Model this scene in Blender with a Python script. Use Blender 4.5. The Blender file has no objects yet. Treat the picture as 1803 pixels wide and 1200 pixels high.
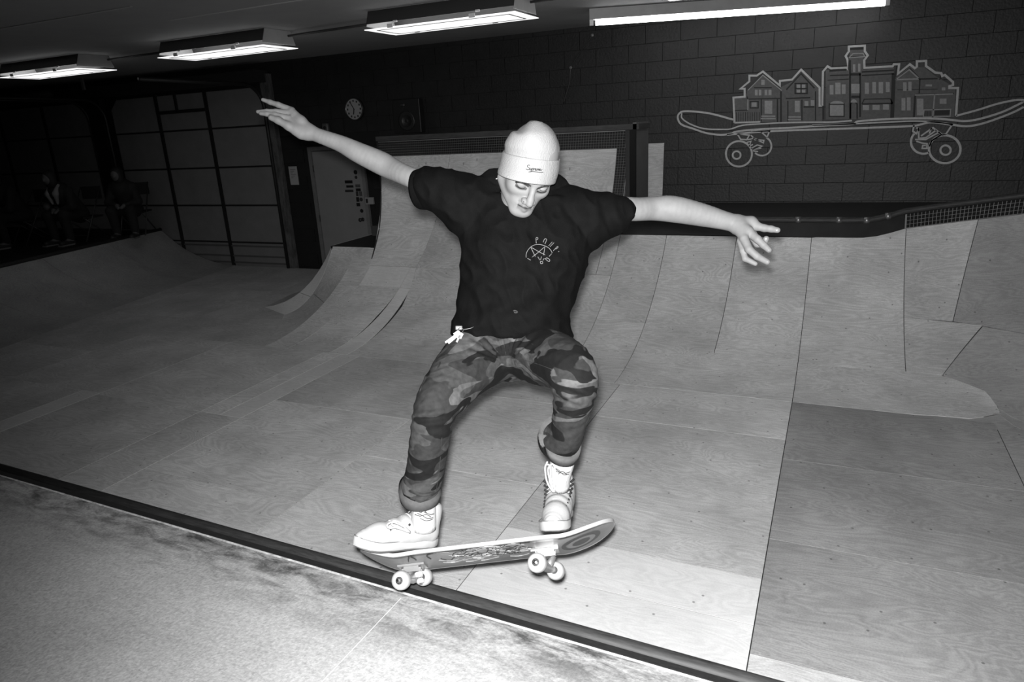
import bpy, bmesh, math, random
import numpy as np
from mathutils import Vector, Matrix, noise
from mathutils.bvhtree import BVHTree
random.seed(7)
scn = bpy.context.scene
COL = scn.collection
# ---------------------------------------------------------------- camera
FPX, CX, CY, CAMZ = 1227.0, 901.5, 600.0, 2.07
M = np.array([[0.91053849, 0.07776723, -0.40604424],
              [0.41013947, -0.29347883, 0.86351363],
              [-0.05201232, -0.95279716, -0.29911918]])
ORG = np.array([0, 0, CAMZ])
def ray(px, py): return M @ np.array([(px-CX)/FPX, (py-CY)/FPX, 1.0])
def P(px, py, zc): return ORG + ray(px, py)*zc                  # point at camera depth zc
def PY(px, py, Y): r = ray(px, py); return ORG + r*(Y/r[1])      # point on the plane y = Y
def PZ(px, py, Z): r = ray(px, py); return ORG + r*((Z-CAMZ)/r[2])
def proj(w):
    c = (np.asarray(w)-ORG) @ M
    return c[..., :2]/c[..., 2:3]*FPX + np.array([CX, CY])
RT, DN, FW = M[:, 0], M[:, 1], M[:, 2]
cd = bpy.data.cameras.new('camera'); cam = bpy.data.objects.new('camera', cd); COL.objects.link(cam)
cd.sensor_width = 36; cd.lens = FPX/1803*36; cd.clip_start = .05; cd.clip_end = 100
mw = Matrix.Identity(4)
for i in range(3):
    mw[i][0] = RT[i]; mw[i][1] = -DN[i]; mw[i][2] = -FW[i]; mw[i][3] = ORG[i]
cam.matrix_world = mw
scn.camera = cam
# ---------------------------------------------------------------- light
w = bpy.data.worlds.new('World'); scn.world = w; w.use_nodes = True
w.node_tree.nodes['Background'].inputs[0].default_value = (1, 1, 1, 1)
w.node_tree.nodes['Background'].inputs[1].default_value = 0.002
vs = scn.view_settings
vs.view_transform = 'Standard'; vs.look = 'None'; vs.gamma = 1; vs.use_curve_mapping = False
vs.exposure = 0.0
FLASH_W, TUBE_E, HIGHBAY_E = 840, 10.0, 1.1
fl = bpy.data.lights.new('camera_flash', 'SPOT'); fl.energy = FLASH_W; fl.spot_size = math.radians(110); fl.spot_blend = .92
fl.shadow_soft_size = .02
flo = bpy.data.objects.new('camera_flash', fl); COL.objects.link(flo)
flo.location = Vector(ORG + RT*(-.012) - DN*.04)          # flash on the camera
aim = Vector(P(1140, 800, 5.0)) - flo.location
flo.rotation_euler = aim.to_track_quat('-Z', 'Y').to_euler()

# ---------------------------------------------------------------- helpers
def g(v): return (v, v, v, 1)
MATS = {}
def mat(name, v, rough=.6, metal=0.0, emit=None, spec=.5, var=0, scale=8, bump=0, bscale=60, stretch=(1, 1, 1)):
    if name in MATS: return MATS[name]
    m = bpy.data.materials.new(name); m.use_nodes = True; nt = m.node_tree; b = nt.nodes['Principled BSDF']
    b.inputs['Base Color'].default_value = g(v); b.inputs['Roughness'].default_value = rough
    b.inputs['Metallic'].default_value = metal; b.inputs['Specular IOR Level'].default_value = spec
    if emit is not None:
        b.inputs['Emission Color'].default_value = g(1); b.inputs['Emission Strength'].default_value = emit
    if var or bump:
        tc = nt.nodes.new('ShaderNodeTexCoord'); mp = nt.nodes.new('ShaderNodeMapping'); mp.inputs['Scale'].default_value = stretch
        nt.links.new(tc.outputs['Object'], mp.inputs[0])
    if var:
        n = nt.nodes.new('ShaderNodeTexNoise'); n.inputs['Scale'].default_value = scale; n.inputs['Detail'].default_value = 6
        n.inputs['Roughness'].default_value = .65; nt.links.new(mp.outputs[0], n.inputs[0])
        r = nt.nodes.new('ShaderNodeMapRange'); r.inputs[1].default_value = .3; r.inputs[2].default_value = .7
        r.inputs[3].default_value = max(v*(1-var), 0); r.inputs[4].default_value = v*(1+var)
        nt.links.new(n.outputs[0], r.inputs[0]); nt.links.new(r.outputs[0], b.inputs['Base Color'])
    if bump:
        n2 = nt.nodes.new('ShaderNodeTexNoise'); n2.inputs['Scale'].default_value = bscale; n2.inputs['Detail'].default_value = 4
        nt.links.new(mp.outputs[0], n2.inputs[0]); bp = nt.nodes.new('ShaderNodeBump'); bp.inputs['Strength'].default_value = bump
        bp.inputs['Distance'].default_value = .01
        nt.links.new(n2.outputs[0], bp.inputs['Height']); nt.links.new(bp.outputs[0], b.inputs['Normal'])
    MATS[name] = m
    return m

def plymat(name, v, contrast=.21, ang=0.0):
    m = bpy.data.materials.new(name); m.use_nodes = True; nt = m.node_tree; N = nt.nodes; L = nt.links; b = N['Principled BSDF']
    b.inputs['Roughness'].default_value = .55; b.inputs['Specular IOR Level'].default_value = .25
    tc = N.new('ShaderNodeTexCoord'); oi = N.new('ShaderNodeObjectInfo')
    off = N.new('ShaderNodeVectorMath'); off.operation = 'MULTIPLY_ADD'
    cmb = N.new('ShaderNodeCombineXYZ')
    for i in range(3): L.new(oi.outputs['Random'], cmb.inputs[i])
    L.new(cmb.outputs[0], off.inputs[0]); off.inputs[1].default_value = (7, 11, 0); L.new(tc.outputs['Object'], off.inputs[2])
    def tex(scale, vec, detail=5, dist=0, rough=.6):
        mp = N.new('ShaderNodeMapping'); mp.inputs['Scale'].default_value = vec; mp.inputs['Rotation'].default_value = (0, 0, ang); L.new(off.outputs[0], mp.inputs[0])
        t = N.new('ShaderNodeTexNoise'); t.inputs['Scale'].default_value = scale; t.inputs['Detail'].default_value = detail
        t.inputs['Distortion'].default_value = dist; t.inputs['Roughness'].default_value = rough; L.new(mp.outputs[0], t.inputs[0]); return t.outputs[0]
    def rng(x, a, b_, c, d):
        r = N.new('ShaderNodeMapRange'); r.inputs[1].default_value = a; r.inputs[2].default_value = b_; r.inputs[3].default_value = c; r.inputs[4].default_value = d; L.new(x, r.inputs[0]); return r.outputs[0]
    def mul(x, y):
        q = N.new('ShaderNodeMath'); q.operation = 'MULTIPLY'; L.new(x, q.inputs[0]); L.new(y, q.inputs[1]); return q.outputs[0]
    # contour grain: sine of distorted noise
    n1 = tex(1.1, (1.0, 3.6, 3.6), 3, .6, .5)
    sn = N.new('ShaderNodeMath'); sn.operation = 'MULTIPLY'; L.new(n1, sn.inputs[0]); sn.inputs[1].default_value = 150
    s2 = N.new('ShaderNodeMath'); s2.operation = 'SINE'; L.new(sn.outputs[0], s2.inputs[0])
    c = mul(rng(s2.outputs[0], -1, 1, 1-contrast*.55, 1+contrast*.25), rng(tex(1.6, (1, 1, 1), 4), .3, .7, 1-contrast, 1+contrast*.8))
    c = mul(c, rng(tex(3.5, (1.2, 30, 30), 5, .3, .7), .35, .75, 1.04, 1-contrast*.9))
    c = mul(c, rng(tex(9, (2, 22, 22), 3, 2.5, .8), .58, .68, 1, 1-contrast*1.7))       # scuff streaks
    c = mul(c, rng(tex(120, (1, 1, 1), 2), .3, .7, 1-contrast*.45, 1+contrast*.45))
    vo = N.new('ShaderNodeTexVoronoi'); vo.voronoi_dimensions = '2D'; vo.inputs['Scale'].default_value = 3.6; L.new(off.outputs[0], vo.inputs[0])
    c = mul(c, rng(vo.outputs['Distance'], .015, .028, .45, 1))                           # screw heads and nicks
    rv = rng(oi.outputs['Random'], 0, 1, v*.93, v*1.07)
    c = mul(c, rv)
    L.new(c, b.inputs['Base Color'])
    bp = N.new('ShaderNodeBump'); bp.inputs['Strength'].default_value = .12; bp.inputs['Distance'].default_value = .004
    L.new(tex(70, (1, 3, 3), 3), bp.inputs['Height']); L.new(bp.outputs[0], b.inputs['Normal'])
    return m

def link(o, parent=None):
    COL.objects.link(o)
    if parent is not None: o.parent = parent
    return o
def tag(o, label, cat, group=None):
    o['label'] = label; o['category'] = cat
    if group: o['group'] = group
    return o
def struct(o, label=None):
    o['kind'] = 'structure'
    if label: o['label'] = label
    return o
def empty(name, loc, label, cat, group=None):
    o = bpy.data.objects.new(name, None); o.location = Vector(loc); COL.objects.link(o); o.empty_display_size = .1
    tag(o, label, cat, group); bpy.context.view_layer.update(); return o
def mesh_obj(name, verts, faces, m, parent=None, smooth=False):
    me = bpy.data.meshes.new(name)
    verts = np.asarray(verts, dtype=float)
    if parent is not None and parent.type == 'EMPTY' and parent.parent is None: verts = verts - np.array(parent.location)
    me.from_pydata(verts.tolist(), [], [tuple(int(i) for i in f) for f in faces]); me.validate()
    if m: me.materials.append(m)
    if smooth: me.polygons.foreach_set('use_smooth', [True]*len(me.polygons))
    me.update()
    return link(bpy.data.objects.new(name, me), parent)
class MB:                                                  # collects primitives for ONE mesh
    def __init__(s): s.v = []; s.f = []
    def add(s, v, f):
        n = len(s.v); s.v += [tuple(float(c) for c in p) for p in v]; s.f += [tuple(i+n for i in q) for q in f]; return s
    def box(s, a, b):
        (x0, y0, z0), (x1, y1, z1) = a, b
        v = [(x0, y0, z0), (x1, y0, z0), (x1, y1, z0), (x0, y1, z0), (x0, y0, z1), (x1, y0, z1), (x1, y1, z1), (x0, y1, z1)]
        return s.add(v, [(0, 3, 2, 1), (4, 5, 6, 7), (0, 1, 5, 4), (1, 2, 6, 5), (2, 3, 7, 6), (3, 0, 4, 7)])
    def obox(s, c, ax, ay, az, h):                           # oriented box
        c = np.asarray(c); v = []
        for sz in (-1, 1):
            for sx, sy in ((-1, -1), (1, -1), (1, 1), (-1, 1)):
                v.append(c + np.asarray(ax)*sx*h[0] + np.asarray(ay)*sy*h[1] + np.asarray(az)*sz*h[2])
        return s.add(v, [(0, 3, 2, 1), (4, 5, 6, 7), (0, 1, 5, 4), (1, 2, 6, 5), (2, 3, 7, 6), (3, 0, 4, 7)])
    def prism(s, pts, vec):                                  # closed polygon swept by vec
        n = len(pts); pts = [np.asarray(p, float) for p in pts]; vec = np.asarray(vec, float)
        v = pts + [p+vec for p in pts]
        return s.add(v, [tuple(range(n-1, -1, -1)), tuple(range(n, 2*n))] + [(i, (i+1) % n, (i+1) % n+n, i+n) for i in range(n)])
    def tube(s, pts, r, n=10, closed=False, caps=True):
        pts = [np.asarray(p, float) for p in pts]; k = len(pts); rs = r if hasattr(r, '__len__') else [r]*k
        up = None; rings = []
        for i in range(k):
            if closed: t = pts[(i+1) % k]-pts[i-1]
            else: t = pts[min(i+1, k-1)]-pts[max(i-1, 0)]
            t = t/(np.linalg.norm(t)+1e-12)
            if up is None:
                a = np.array([0, 0, 1.]) if abs(t[2]) < .9 else np.array([1., 0, 0]); up = a
            x = up - t*np.dot(up, t); x /= np.linalg.norm(x)+1e-12; up = x; y = np.cross(t, x)
            rings.append([pts[i]+(x*math.cos(2*math.pi*j/n)+y*math.sin(2*math.pi*j/n))*rs[i] for j in range(n)])
        v = [p for rg in rings for p in rg]; f = []
        for i in range(k if closed else k-1):
            a, b = i*n, ((i+1) % k)*n
            for j in range(n): f.append((a+j, a+(j+1) % n, b+(j+1) % n, b+j))
        if caps and not closed: f += [tuple(range(n-1, -1, -1)), tuple(range((k-1)*n, k*n))]
        return s.add(v, f)
    def lathe(s, prof, c, ax, n=24):                          # profile (radius, height) about axis
        ax = np.asarray(ax, float); ax = ax/np.linalg.norm(ax); a = np.array([0, 0, 1.]) if abs(ax[2]) < .9 else np.array([1., 0, 0])
        x = np.cross(ax, a); x /= np.linalg.norm(x); y = np.cross(ax, x); v = []; f = []
        for r, h in prof:
            for j in range(n): v.append(np.asarray(c)+ax*h+(x*math.cos(2*math.pi*j/n)+y*math.sin(2*math.pi*j/n))*r)
        for i in range(len(prof)-1):
            for j in range(n): f.append((i*n+j, i*n+(j+1) % n, (i+1)*n+(j+1) % n, (i+1)*n+j))
        f += [tuple(range(n-1, -1, -1)), tuple(range((len(prof)-1)*n, len(prof)*n))]
        return s.add(v, f)
    def build(s, name, m, parent=None, smooth=False): return mesh_obj(name, s.v, s.f, m, parent, smooth)
def bevel(o, w=.004, seg=2):
    b = o.modifiers.new('bevel', 'BEVEL'); b.width = w; b.segments = seg; b.limit_method = 'ANGLE'; return o
def resample(pts, n):
    pts = np.asarray(pts, float); d = np.r_[0, np.cumsum(np.linalg.norm(np.diff(pts, axis=0), axis=1))]
    t = np.linspace(0, d[-1], n); return np.stack([np.interp(t, d, pts[:, i]) for i in range(pts.shape[1])], 1)
def smooth_curve(pts, n):                                     # catmull-rom
    p = np.asarray(pts, float); p = np.vstack([2*p[0]-p[1], p, 2*p[-1]-p[-2]]); out = []
    k = len(p)-3
    for t in np.linspace(0, k-1e-6, n):
        i = int(t); u = t-i; a, b, c, d = p[i:i+4]
        out.append(.5*((2*b)+(-a+c)*u+(2*a-5*b+4*c-d)*u*u+(-a+3*b-3*c+d)*u**3))
    return np.array(out)

# ---------------------------------------------------------------- materials
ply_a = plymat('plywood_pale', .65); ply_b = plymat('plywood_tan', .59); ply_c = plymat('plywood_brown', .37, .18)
ply_w = plymat('plywood_worn_light', .69, .10); ply_d = plymat('plywood_falloff_dark', .48)  # ply_d is darkened to stand in for flash falloff at far left
ply_v = plymat('plywood_dark_upright', .37, .22, math.pi/2)
wood_black = mat('black_painted_wood', .012, .5, var=.4); black_tile = mat('black_glazed_tile', .008, .35); grout = mat('pale_grout', .22, .8)
steel_dark = mat('dark_coping_steel', .035, .55, .0, var=.5, scale=12, stretch=(1, 8, 8), spec=.3)
under = mat('shadow_gap_framing', .02, .9)
block_m = mat('black_painted_block', .010, .55, var=.25, scale=5, bump=.35, bscale=40)
joint_m = mat('black_block_joint', .006, .9)
paint_m = mat('grey_mural_paint', .40, .7, var=.12, scale=30); paint_fill = mat('mid_grey_mural_paint', .085, .7, var=.18, scale=30)
paint_win = mat('light_grey_mural_paint', .24, .7, var=.15, scale=40); paint_dark = mat('black_mural_paint', .008, .7)
white_p = mat('white_enamel', .7, .4); grey_metal = mat('grey_sheet_metal', .28, .45, var=.1)
# ---------------------------------------------------------------- room shell
WALL_Y, CEIL = 8.73, 3.12
floor = struct(MB().box((-16, -3.2, -.43), (6, WALL_Y+.2, -.23)).build('floor', mat('building_slab', .10, .9, var=.2)), 'bare building slab under the skatepark ramps')
ceiling = struct(MB().box((-16, -3.2, CEIL), (6, WALL_Y+.2, CEIL+.15)).build('ceiling', mat('ceiling_board', .32, .8, var=.06, scale=3)), 'flat pale grey painted ceiling')
wall_back = struct(MB().box((-16, WALL_Y+.012, -.23), (6, WALL_Y+.2, CEIL)).build('wall_back', joint_m), 'black painted concrete block wall')
struct(MB().box((-16.2, -3.2, -.23), (-16, WALL_Y+.2, CEIL)).build('wall_left', mat('grey_side_wall', .12, .8, var=.15)), 'plain dark grey side wall beyond the seated people')
struct(MB().box((6, -3.2, -.23), (6.2, WALL_Y+.2, CEIL)).build('wall_right', MATS['grey_side_wall']), 'plain dark grey side wall beyond the bowl corner')
struct(MB().box((-16, -3.4, -.23), (6, -3.2, CEIL)).build('wall_front', MATS['grey_side_wall']), 'plain dark grey wall behind the photographer')
# ceiling board joints
for i, (x0, y0, x1, y1) in enumerate([(0, 50, 150, 22), (300, 35, 480, 8)]):
    a, b = PZ(x0, y0, CEIL), PZ(x1, y1, CEIL)
    MB().box((min(a[0], b[0]), a[1]-.012, CEIL-.006), (max(a[0], b[0])+.5, a[1]+.012, CEIL+.01)).build('joint_strip', mat('pale_joint_strip', .42, .8), ceiling)
# concrete blocks, each its own piece
BW, BH = .4064, .2032
row0 = 2.456
stuff = MB()
bm_cache = {}
n = 0
for k in range(-13, 4):
    z0 = row0+k*BH; z1 = min(z0+BH, CEIL)
    if z0 >= CEIL-.02: continue
    off = .07+(.5*BW if (k % 2 == 0) else 0)
    i0 = int((-16-off)/BW)-1
    for i in range(i0, 16):
        x0 = off+i*BW; x1 = x0+BW
        if x1 > 6 or x0 < -16: continue
        if x1 > -11.9 and x0 < -7.95 and z0 < 2.8: continue                 # garage door opening
        if x0 < -12 and z0 < 2.8: continue
        if x1 > -7.4 and x0 < -6.3 and z0 < 1.9: continue                    # door opening
        gp = .003
        a = (x0+gp, WALL_Y, max(z0+gp, -.22)); b = (x1-gp, WALL_Y+.02, z1-gp)
        if -5.3 < x0 < 2.35 and z0 > .78 and not (-5.0 < x0 and x1 < -2.1 and z1 < 1.85):
            MB().box(a, b).build('concrete_block', block_m, wall_back); n += 1
        else: stuff.box(a, b)
so = stuff.build('concrete_block_field', block_m, wall_back); so['kind'] = 'stuff'
print('blocks', n)
# ---------------------------------------------------------------- ramps
R, Y0, SC, R0 = 2.44, 5.15, .6, 1.5
def S(s, ph):                                     # the long back quarter pipe with its rounded corner on the right
    o = R*math.sin(ph); z = R*(1-math.cos(ph))
    if s < SC: return np.array([s, Y0+o, z])
    th = (s-SC)/R0
    return np.array([SC+(R0+o)*math.sin(th), Y0-R0+(R0+o)*math.cos(th), z])
def phz(z): return math.acos(1-z/R)
def patch(lo, up, fn, m, parent, name='plywood_panel', nu=8, nv=8, th=.010, gap=.0025, lift=0.0):
    """one sheet between a lower and an upper boundary polyline given in surface coordinates"""
    lo = resample(lo, nu+1); up = resample(up, nu+1)
    cen = (lo.mean(0)+up.mean(0))/2
    G = np.empty((nv+1, nu+1, 3))
    for j in range(nv+1):
        for i in range(nu+1):
            q = lo[i]+(up[i]-lo[i])*j/nv
            G[j, i] = fn(*q)
    # shrink by the joint gap
    a = G[:, 1]-G[:, 0]; G[:, 0] += a/np.maximum(np.linalg.norm(a, axis=1)[:, None], 1e-6)*gap
    a = G[:, -2]-G[:, -1]; G[:, -1] += a/np.maximum(np.linalg.norm(a, axis=1)[:, None], 1e-6)*gap
    a = G[1]-G[0]; G[0] += a/np.maximum(np.linalg.norm(a, axis=1)[:, None], 1e-6)*gap
    a = G[-2]-G[-1]; G[-1] += a/np.maximum(np.linalg.norm(a, axis=1)[:, None], 1e-6)*gap
    du = np.gradient(G, axis=1); dv = np.gradient(G, axis=0); nn = np.cross(du, dv)
    nn /= np.maximum(np.linalg.norm(nn, axis=2)[..., None], 1e-9)
    if nn[..., 2].mean() < 0: nn = -nn
    T = G+nn*lift; B = T-nn*th
    v = np.vstack([T.reshape(-1, 3), B.reshape(-1, 3)]); W = nu+1; K = W*(nv+1); f = []
    ccw = np.dot(np.cross(G[0, 1]-G[0, 0], G[1, 0]-G[0, 0]), nn[0, 0]) > 0
    for j in range(nv):
        for i in range(nu):
            q = (j*W+i, j*W+i+1, (j+1)*W+i+1, (j+1)*W+i)
            f.append(q if ccw else q[::-1]); f.append((tuple(x+K for x in (q[::-1] if ccw else q))))
    rim = [i for i in range(W)]+[j*W+nu for j in range(1, nv+1)]+[nv*W+i for i in range(nu-1, -1, -1)]+[j*W for j in range(nv-1, 0, -1)]
    for a, b in zip(rim, rim[1:]+rim[:1]): f.append((a, a+K, b+K, b) if ccw else (b, b+K, a+K, a))
    o = mesh_obj(name, v, f, m, parent, False)
    for p in o.data.polygons:
        p.use_smooth = False
    o.data.polygons.foreach_set('use_smooth', [True]*len(o.data.polygons))
    o.data.set_sharp_from_angle(angle=math.radians(40))
    return o
def rectp(s0, s1, p0, p1, m, parent, fn=S, **k):
    return patch([(s0, p0), (s1, p0)], [(s0, p1), (s1, p1)], fn, m, parent, **k)

# flat bottom : sheets are pieces of the floor
sub = MB().box((-16, 1.0, -.23), (6, WALL_Y-.02, -.014)).build('subfloor_framing', under, floor)
flat = lambda x, y: np.array([x, y, 0.])
XS = [-9.6, -8.3, -7.0, -5.72, -4.48]
def fp(x0, x1, y0, y1, m): rectp(x0, x1, y0, y1, m, floor, fn=flat, nu=1, nv=1, gap=.0024, th=.003)
# right brown area in three rows
for xa, xb in ((-.17, 1.08), (1.08, 2.33), (2.33, 3.6)):
    fp(xa, xb, 1.9, 2.43, ply_a)
    for ya, yb in ((2.43, 3.28), (3.28, 4.2), (4.2, Y0)): fp(xa, xb, ya, yb, ply_v)
for ya, yb, m in ((1.9, 2.6, ply_w), (2.6, 2.93, ply_w), (2.93, 4.48, ply_a), (4.48, Y0, ply_a)): fp(-1.47, -.17, ya, yb, m)
for ya, yb, m in ((1.9, 3.40, ply_a), (3.40, 4.6, ply_a), (4.6, Y0, ply_b)): fp(-2.75, -1.47, ya, yb, m)
for ya, yb, m in ((1.9, 2.75, ply_a), (2.75, 4.0, ply_a), (4.0, Y0, ply_b)): fp(-4.05, -2.75, ya, yb, m)
fp(-4.48, -4.05, 1.9, 3.62, ply_b); fp(-4.27, -4.05, 3.62, Y0, ply_w); fp(-4.48, -4.27, 3.62, Y0, ply_a)
for ya, yb, m in ((1.9, 3.62, ply_b), (3.62, Y0, ply_b)): fp(-5.72, -4.48, ya, yb, m)
fp(-5.95, -5.72, 1.9, 3.66, ply_w)
for ya, yb, m in ((1.9, 3.66, ply_b), (3.66, Y0, ply_b)): fp(-7.0 if ya > 2 else -7.0, -5.95 if ya < 3 else -5.72, ya, yb, m)
for xa, xb in ((-8.3, -7.0), (-9.6, -8.3)):
    for ya, yb in ((1.9, 3.2), (3.2, 4.5), (4.5, 5.8), (5.8, 7.2), (7.2, 8.66)): fp(xa, xb, ya, yb, ply_b if ya < 4 else ply_d)  # rear sheets carry the flash falloff in their colour
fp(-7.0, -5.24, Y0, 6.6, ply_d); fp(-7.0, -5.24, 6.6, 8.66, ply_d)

# back quarter pipe -------------------------------------------------
bq = empty('quarter_pipe', (-1, Y0, 0), 'long plywood quarter pipe below the mural with a tall black-tiled extension', 'ramp')
ZT = .90                                                    # foot of the black tile band
def ztile(s): t = max(0, min((s-.28)/1.0, 2.2)); return ZT+.40*(t**1.35)/(1+.15*t)
pt = phz(ZT)
rectp(-2.0, -1.52, 0, .43, ply_b, bq); 
rectp(-2.75, -2.0, 0, .43, ply_b, bq); rectp(-4.2, -2.75, 0, .43, ply_b, bq)
rectp(-2.0, -1.52, .43, pt, ply_b, bq)
rectp(-1.52, -.17, 0, .285, ply_a, bq); rectp(-1.52, -.84, .285, pt, ply_b, bq); rectp(-.84, -.17, .285, pt, ply_b, bq)
patch([(-.17, 0), (.6, 0), (.95, .03), (1.07, .096)], [(-.17, .26), (.6, .27), (.77, .27), (.98, .21), (1.05, .14), (1.072, .097)], S, ply_a, bq, nu=16)
patch([(-.17, .26), (.6, .27)], [(-.17, pt), (.6, phz(ztile(.6)))], S, ply_b, bq, nu=10)
patch([(.6, .27), (.77, .27)], [(.6, .542), (.9, .535)], S, ply_b, bq)
patch([(.6, .542), (.79, .542)], [(.6, phz(ztile(.6))), (.83, phz(ztile(.83)))], S, ply_b, bq)
sw = [x/100 for x in range(84, 241, 12)]
patch([(.79, .542), (1.3, .50), (2.4, .50)], [(.83, phz(ztile(.83)))]+[(x, phz(ztile(x))) for x in sw[1:]], S, ply_c, bq, nu=20)
patch([(.77, .27), (.98, .21), (1.072, .10), (1.3, .06), (2.4, .0)], [(.9, .53), (1.3, .50), (2.4, .50)], S, ply_c, bq, nu=16)
patch([(1.07, .09), (1.2, .02), (1.4, 0), (2.4, 0)], [(1.074, .10), (1.3, .06), (1.6, .04), (2.4, .0)], S, ply_c, bq, nu=12)
rectp(.6, 2.4, 0, .22, ply_c, bq, nu=12, lift=-.0035)
rectp(2.4, 3.6, 0, phz(1.3), ply_c, bq, nu=16)
# backing shell so the joints read dark
def shell(s0, s1, ztop, name, parent, m=under, step=.12):
    k = max(2, int((s1-s0)/step)); v = []; f = []; nv = 14
    for i in range(k+1):
        s = s0+(s1-s0)*i/k; pm = phz(ztop(s))
        for j in range(nv+1):
            a = S(s, pm*j/nv); b = S(s+1e-3, pm*j/nv); c = S(s, pm*j/nv+1e-3)
            nn = np.cross(b-a, c-a); nn /= np.linalg.norm(nn)
            if nn[2] < 0: nn = -nn
            v.append(a-nn*.012)
    W = nv+1
    for i in range(k):
        for j in range(nv): f.append((i*W+j, i*W+j+1, (i+1)*W+j+1, (i+1)*W+j))
    o = mesh_obj(name, v, f, m, parent, True); sm = o.modifiers.new('thick', 'SOLIDIFY'); sm.thickness = .03; sm.offset = -1
    zs = np.mean([p.normal.z for p in o.data.polygons])
    if zs < 0: o.data.flip_normals()
    return o
shell(-2.0, 3.6, lambda s: ztile(s)+.12, 'ramp_frame', bq)
# black tile band: plain black board on the left, glazed tiles on the rise
def band(s0, s1, name, m, parent, h=.125, lift=.006, nu=24):
    return patch([(s, phz(ztile(s))) for s in np.linspace(s0, s1, nu)], [(s, phz(ztile(s)+h)) for s in np.linspace(s0, s1, nu)], S, m, parent, name, nu=nu, nv=2, th=.012, lift=lift)
band(-1.98, .58, 'top_band', wood_black, bq)
band(.585, 3.6, 'grout_bed', grout, bq, h=.12, lift=.002)
tl = MB()
s = .60
while s < 1.9:
    for r in range(4):
        pass
        z0 = ztile(s)+.004+r*.03; z1 = z0+.0255; s1 = s+.0105
        q = [S(s, phz(z0)), S(s1, phz(z0+ztile(s1)-ztile(s))), S(s1, phz(z1+ztile(s1)-ztile(s))), S(s, phz(z1))]
        nn = np.cross(q[1]-q[0], q[3]-q[0]); nn /= np.linalg.norm(nn)
        if nn[1] > 0: nn = -nn
        tl.prism([p+nn*.004 for p in q], nn*.005)
    s += .0123
o = tl.build('small_black_tiles', black_tile, bq); o['kind'] = 'stuff'
# coping pipe
cp = [S(s, phz(ztile(s)+.135))+np.array([0, .0, .012]) for s in np.linspace(-1.97, 3.6, 60)]
bqc = MB().tube(cp, .027, 12).build('coping_pipe', steel_dark, bq, True)
for s in (-.9, -.3, .05, .28, .45):                       # pipe couplings
    a = S(s-.025, phz(ztile(s)+.135))+np.array([0, 0, .012]); b = S(s+.025, phz(ztile(s)+.135))+np.array([0, 0, .012])
    MB().tube([a, b], .031, 12).build('pipe_coupling', mat('worn_steel', .25, .35, .8), bq, True)
# ramp deck behind the coping
yd = S(0, phz(ZT+.135))[1]
MB().box((-1.95, yd+.03, .98), (6, WALL_Y-.005, 1.02)).build('deck_board', wood_black, bq)
MB().box((-1.95, yd+.06, -.02), (6, yd+.10, .98)).build('deck_frame', under, bq)

# tall extension ----------------------------------------------------
ex = bq
pE = phz(1.745); pT = phz(1.915)
def sl(ph): return -4.95-.29*max(0, min(1, (ph-.79)/.57))
rectp(-5.24, -4.94, 0, .55, ply_b, ex); rectp(-5.24, -4.94, .55, phz(.72), ply_b, ex, lift=-.003); rectp(-4.94, -4.42, 0, .36, ply_b, ex); rectp(-4.94, -4.38, .55, .68, ply_w, ex)
patch([(-4.94, .36), (-4.42, .36)], [(-4.94, .55), (-4.38, .55)], S, ply_b, ex)
patch([(-4.42, 0), (-4.2, 0)], [(-4.38, .55), (-4.24, .55)], S, ply_w, ex, nv=12)
patch([(-4.38, .55), (-4.24, .55)], [(-4.38, .68), (-4.3, .68)], S, ply_w, ex)
patch([(-4.2, .43), (-3.4, .43)], [(-4.3, .68), (-3.4, .68)], S, ply_b, ex)
rectp(-3.4, -2.0, .43, .68, ply_b, ex)
patch([(-4.95, .68), (-4.3, .68)], [(sl(pE), pE), (-4.2, pE)], S, ply_b, ex, nv=16)
patch([(-4.3, .68), (-3.4, .68)], [(-4.2, pE), (-3.1, pE)], S, ply_b, ex, nv=16)
patch([(-3.4, .68), (-2.16, .68)], [(-3.1, pE), (-2.16, pE)], S, ply_b, ex, nv=16)
rectp(-2.16, -2.0, .68, .93, ply_b, ex, nu=2)
shell(-4.9, -2.02, lambda s: 1.93, 'ramp_frame', ex)
MB().prism([S(sl(.72)-.006, .72), S(sl(.9)-.006, .9), S(sl(1.1)-.006, 1.1), S(sl(pT)-.006, pT), S(sl(pT)-.006, pT)+(0, .12, 0), S(sl(.72)-.006, .72)+(0, .9, 0)], (-.012, 0, 0)).build('side_panel', wood_black, ex)
# grout and tiles of the border (top and right edge)
rectp(-5.23, -2.02, pE, pT, grout, ex, name='grout_bed', nu=4, nv=4, lift=.001)
rectp(-2.16, -2.02, .93, pE, grout, ex, name='grout_bed', nu=2, nv=10, lift=.001)
tl = MB()
def tile(s, ph, w, dp, lift=.004):
    q = [S(s, ph), S(s+w, ph), S(s+w, ph+dp), S(s, ph+dp)]; nn = np.cross(q[1]-q[0], q[3]-q[0]); nn /= np.linalg.norm(nn)
    if nn[1] > 0: nn = -nn
    tl.prism([p+nn*.001 for p in q], nn*lift)
tw = .026; pit = .0292
s = -5.225
while s < -2.05:
    for r in range(6):
        ph = pE+.002+r*pit/R
        tile(s, ph, tw, tw/R)
    s += pit
ph = pE-.012
while ph > .94:
    for c in range(5): tile(-2.158+c*pit*.93, ph, tw*.93, tw/R)
    ph -= pit/R
o = tl.build('small_black_tiles', black_tile, ex); o['kind'] = 'stuff'
MB().tube([S(-5.23, pT)+(0, -.004, .004), S(-4.2, pT)+(0, -.004, .004)], .004, 6).tube([S(-4.2, pT)+(0, -.004, .006), S(-2.02, pT)+(0, -.004, .006), S(-2.02, .95)+(0, -.006, 0)], .005, 6).build('metal_edge_trim', mat('worn_aluminium', .5, .4, .6), ex)
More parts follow.
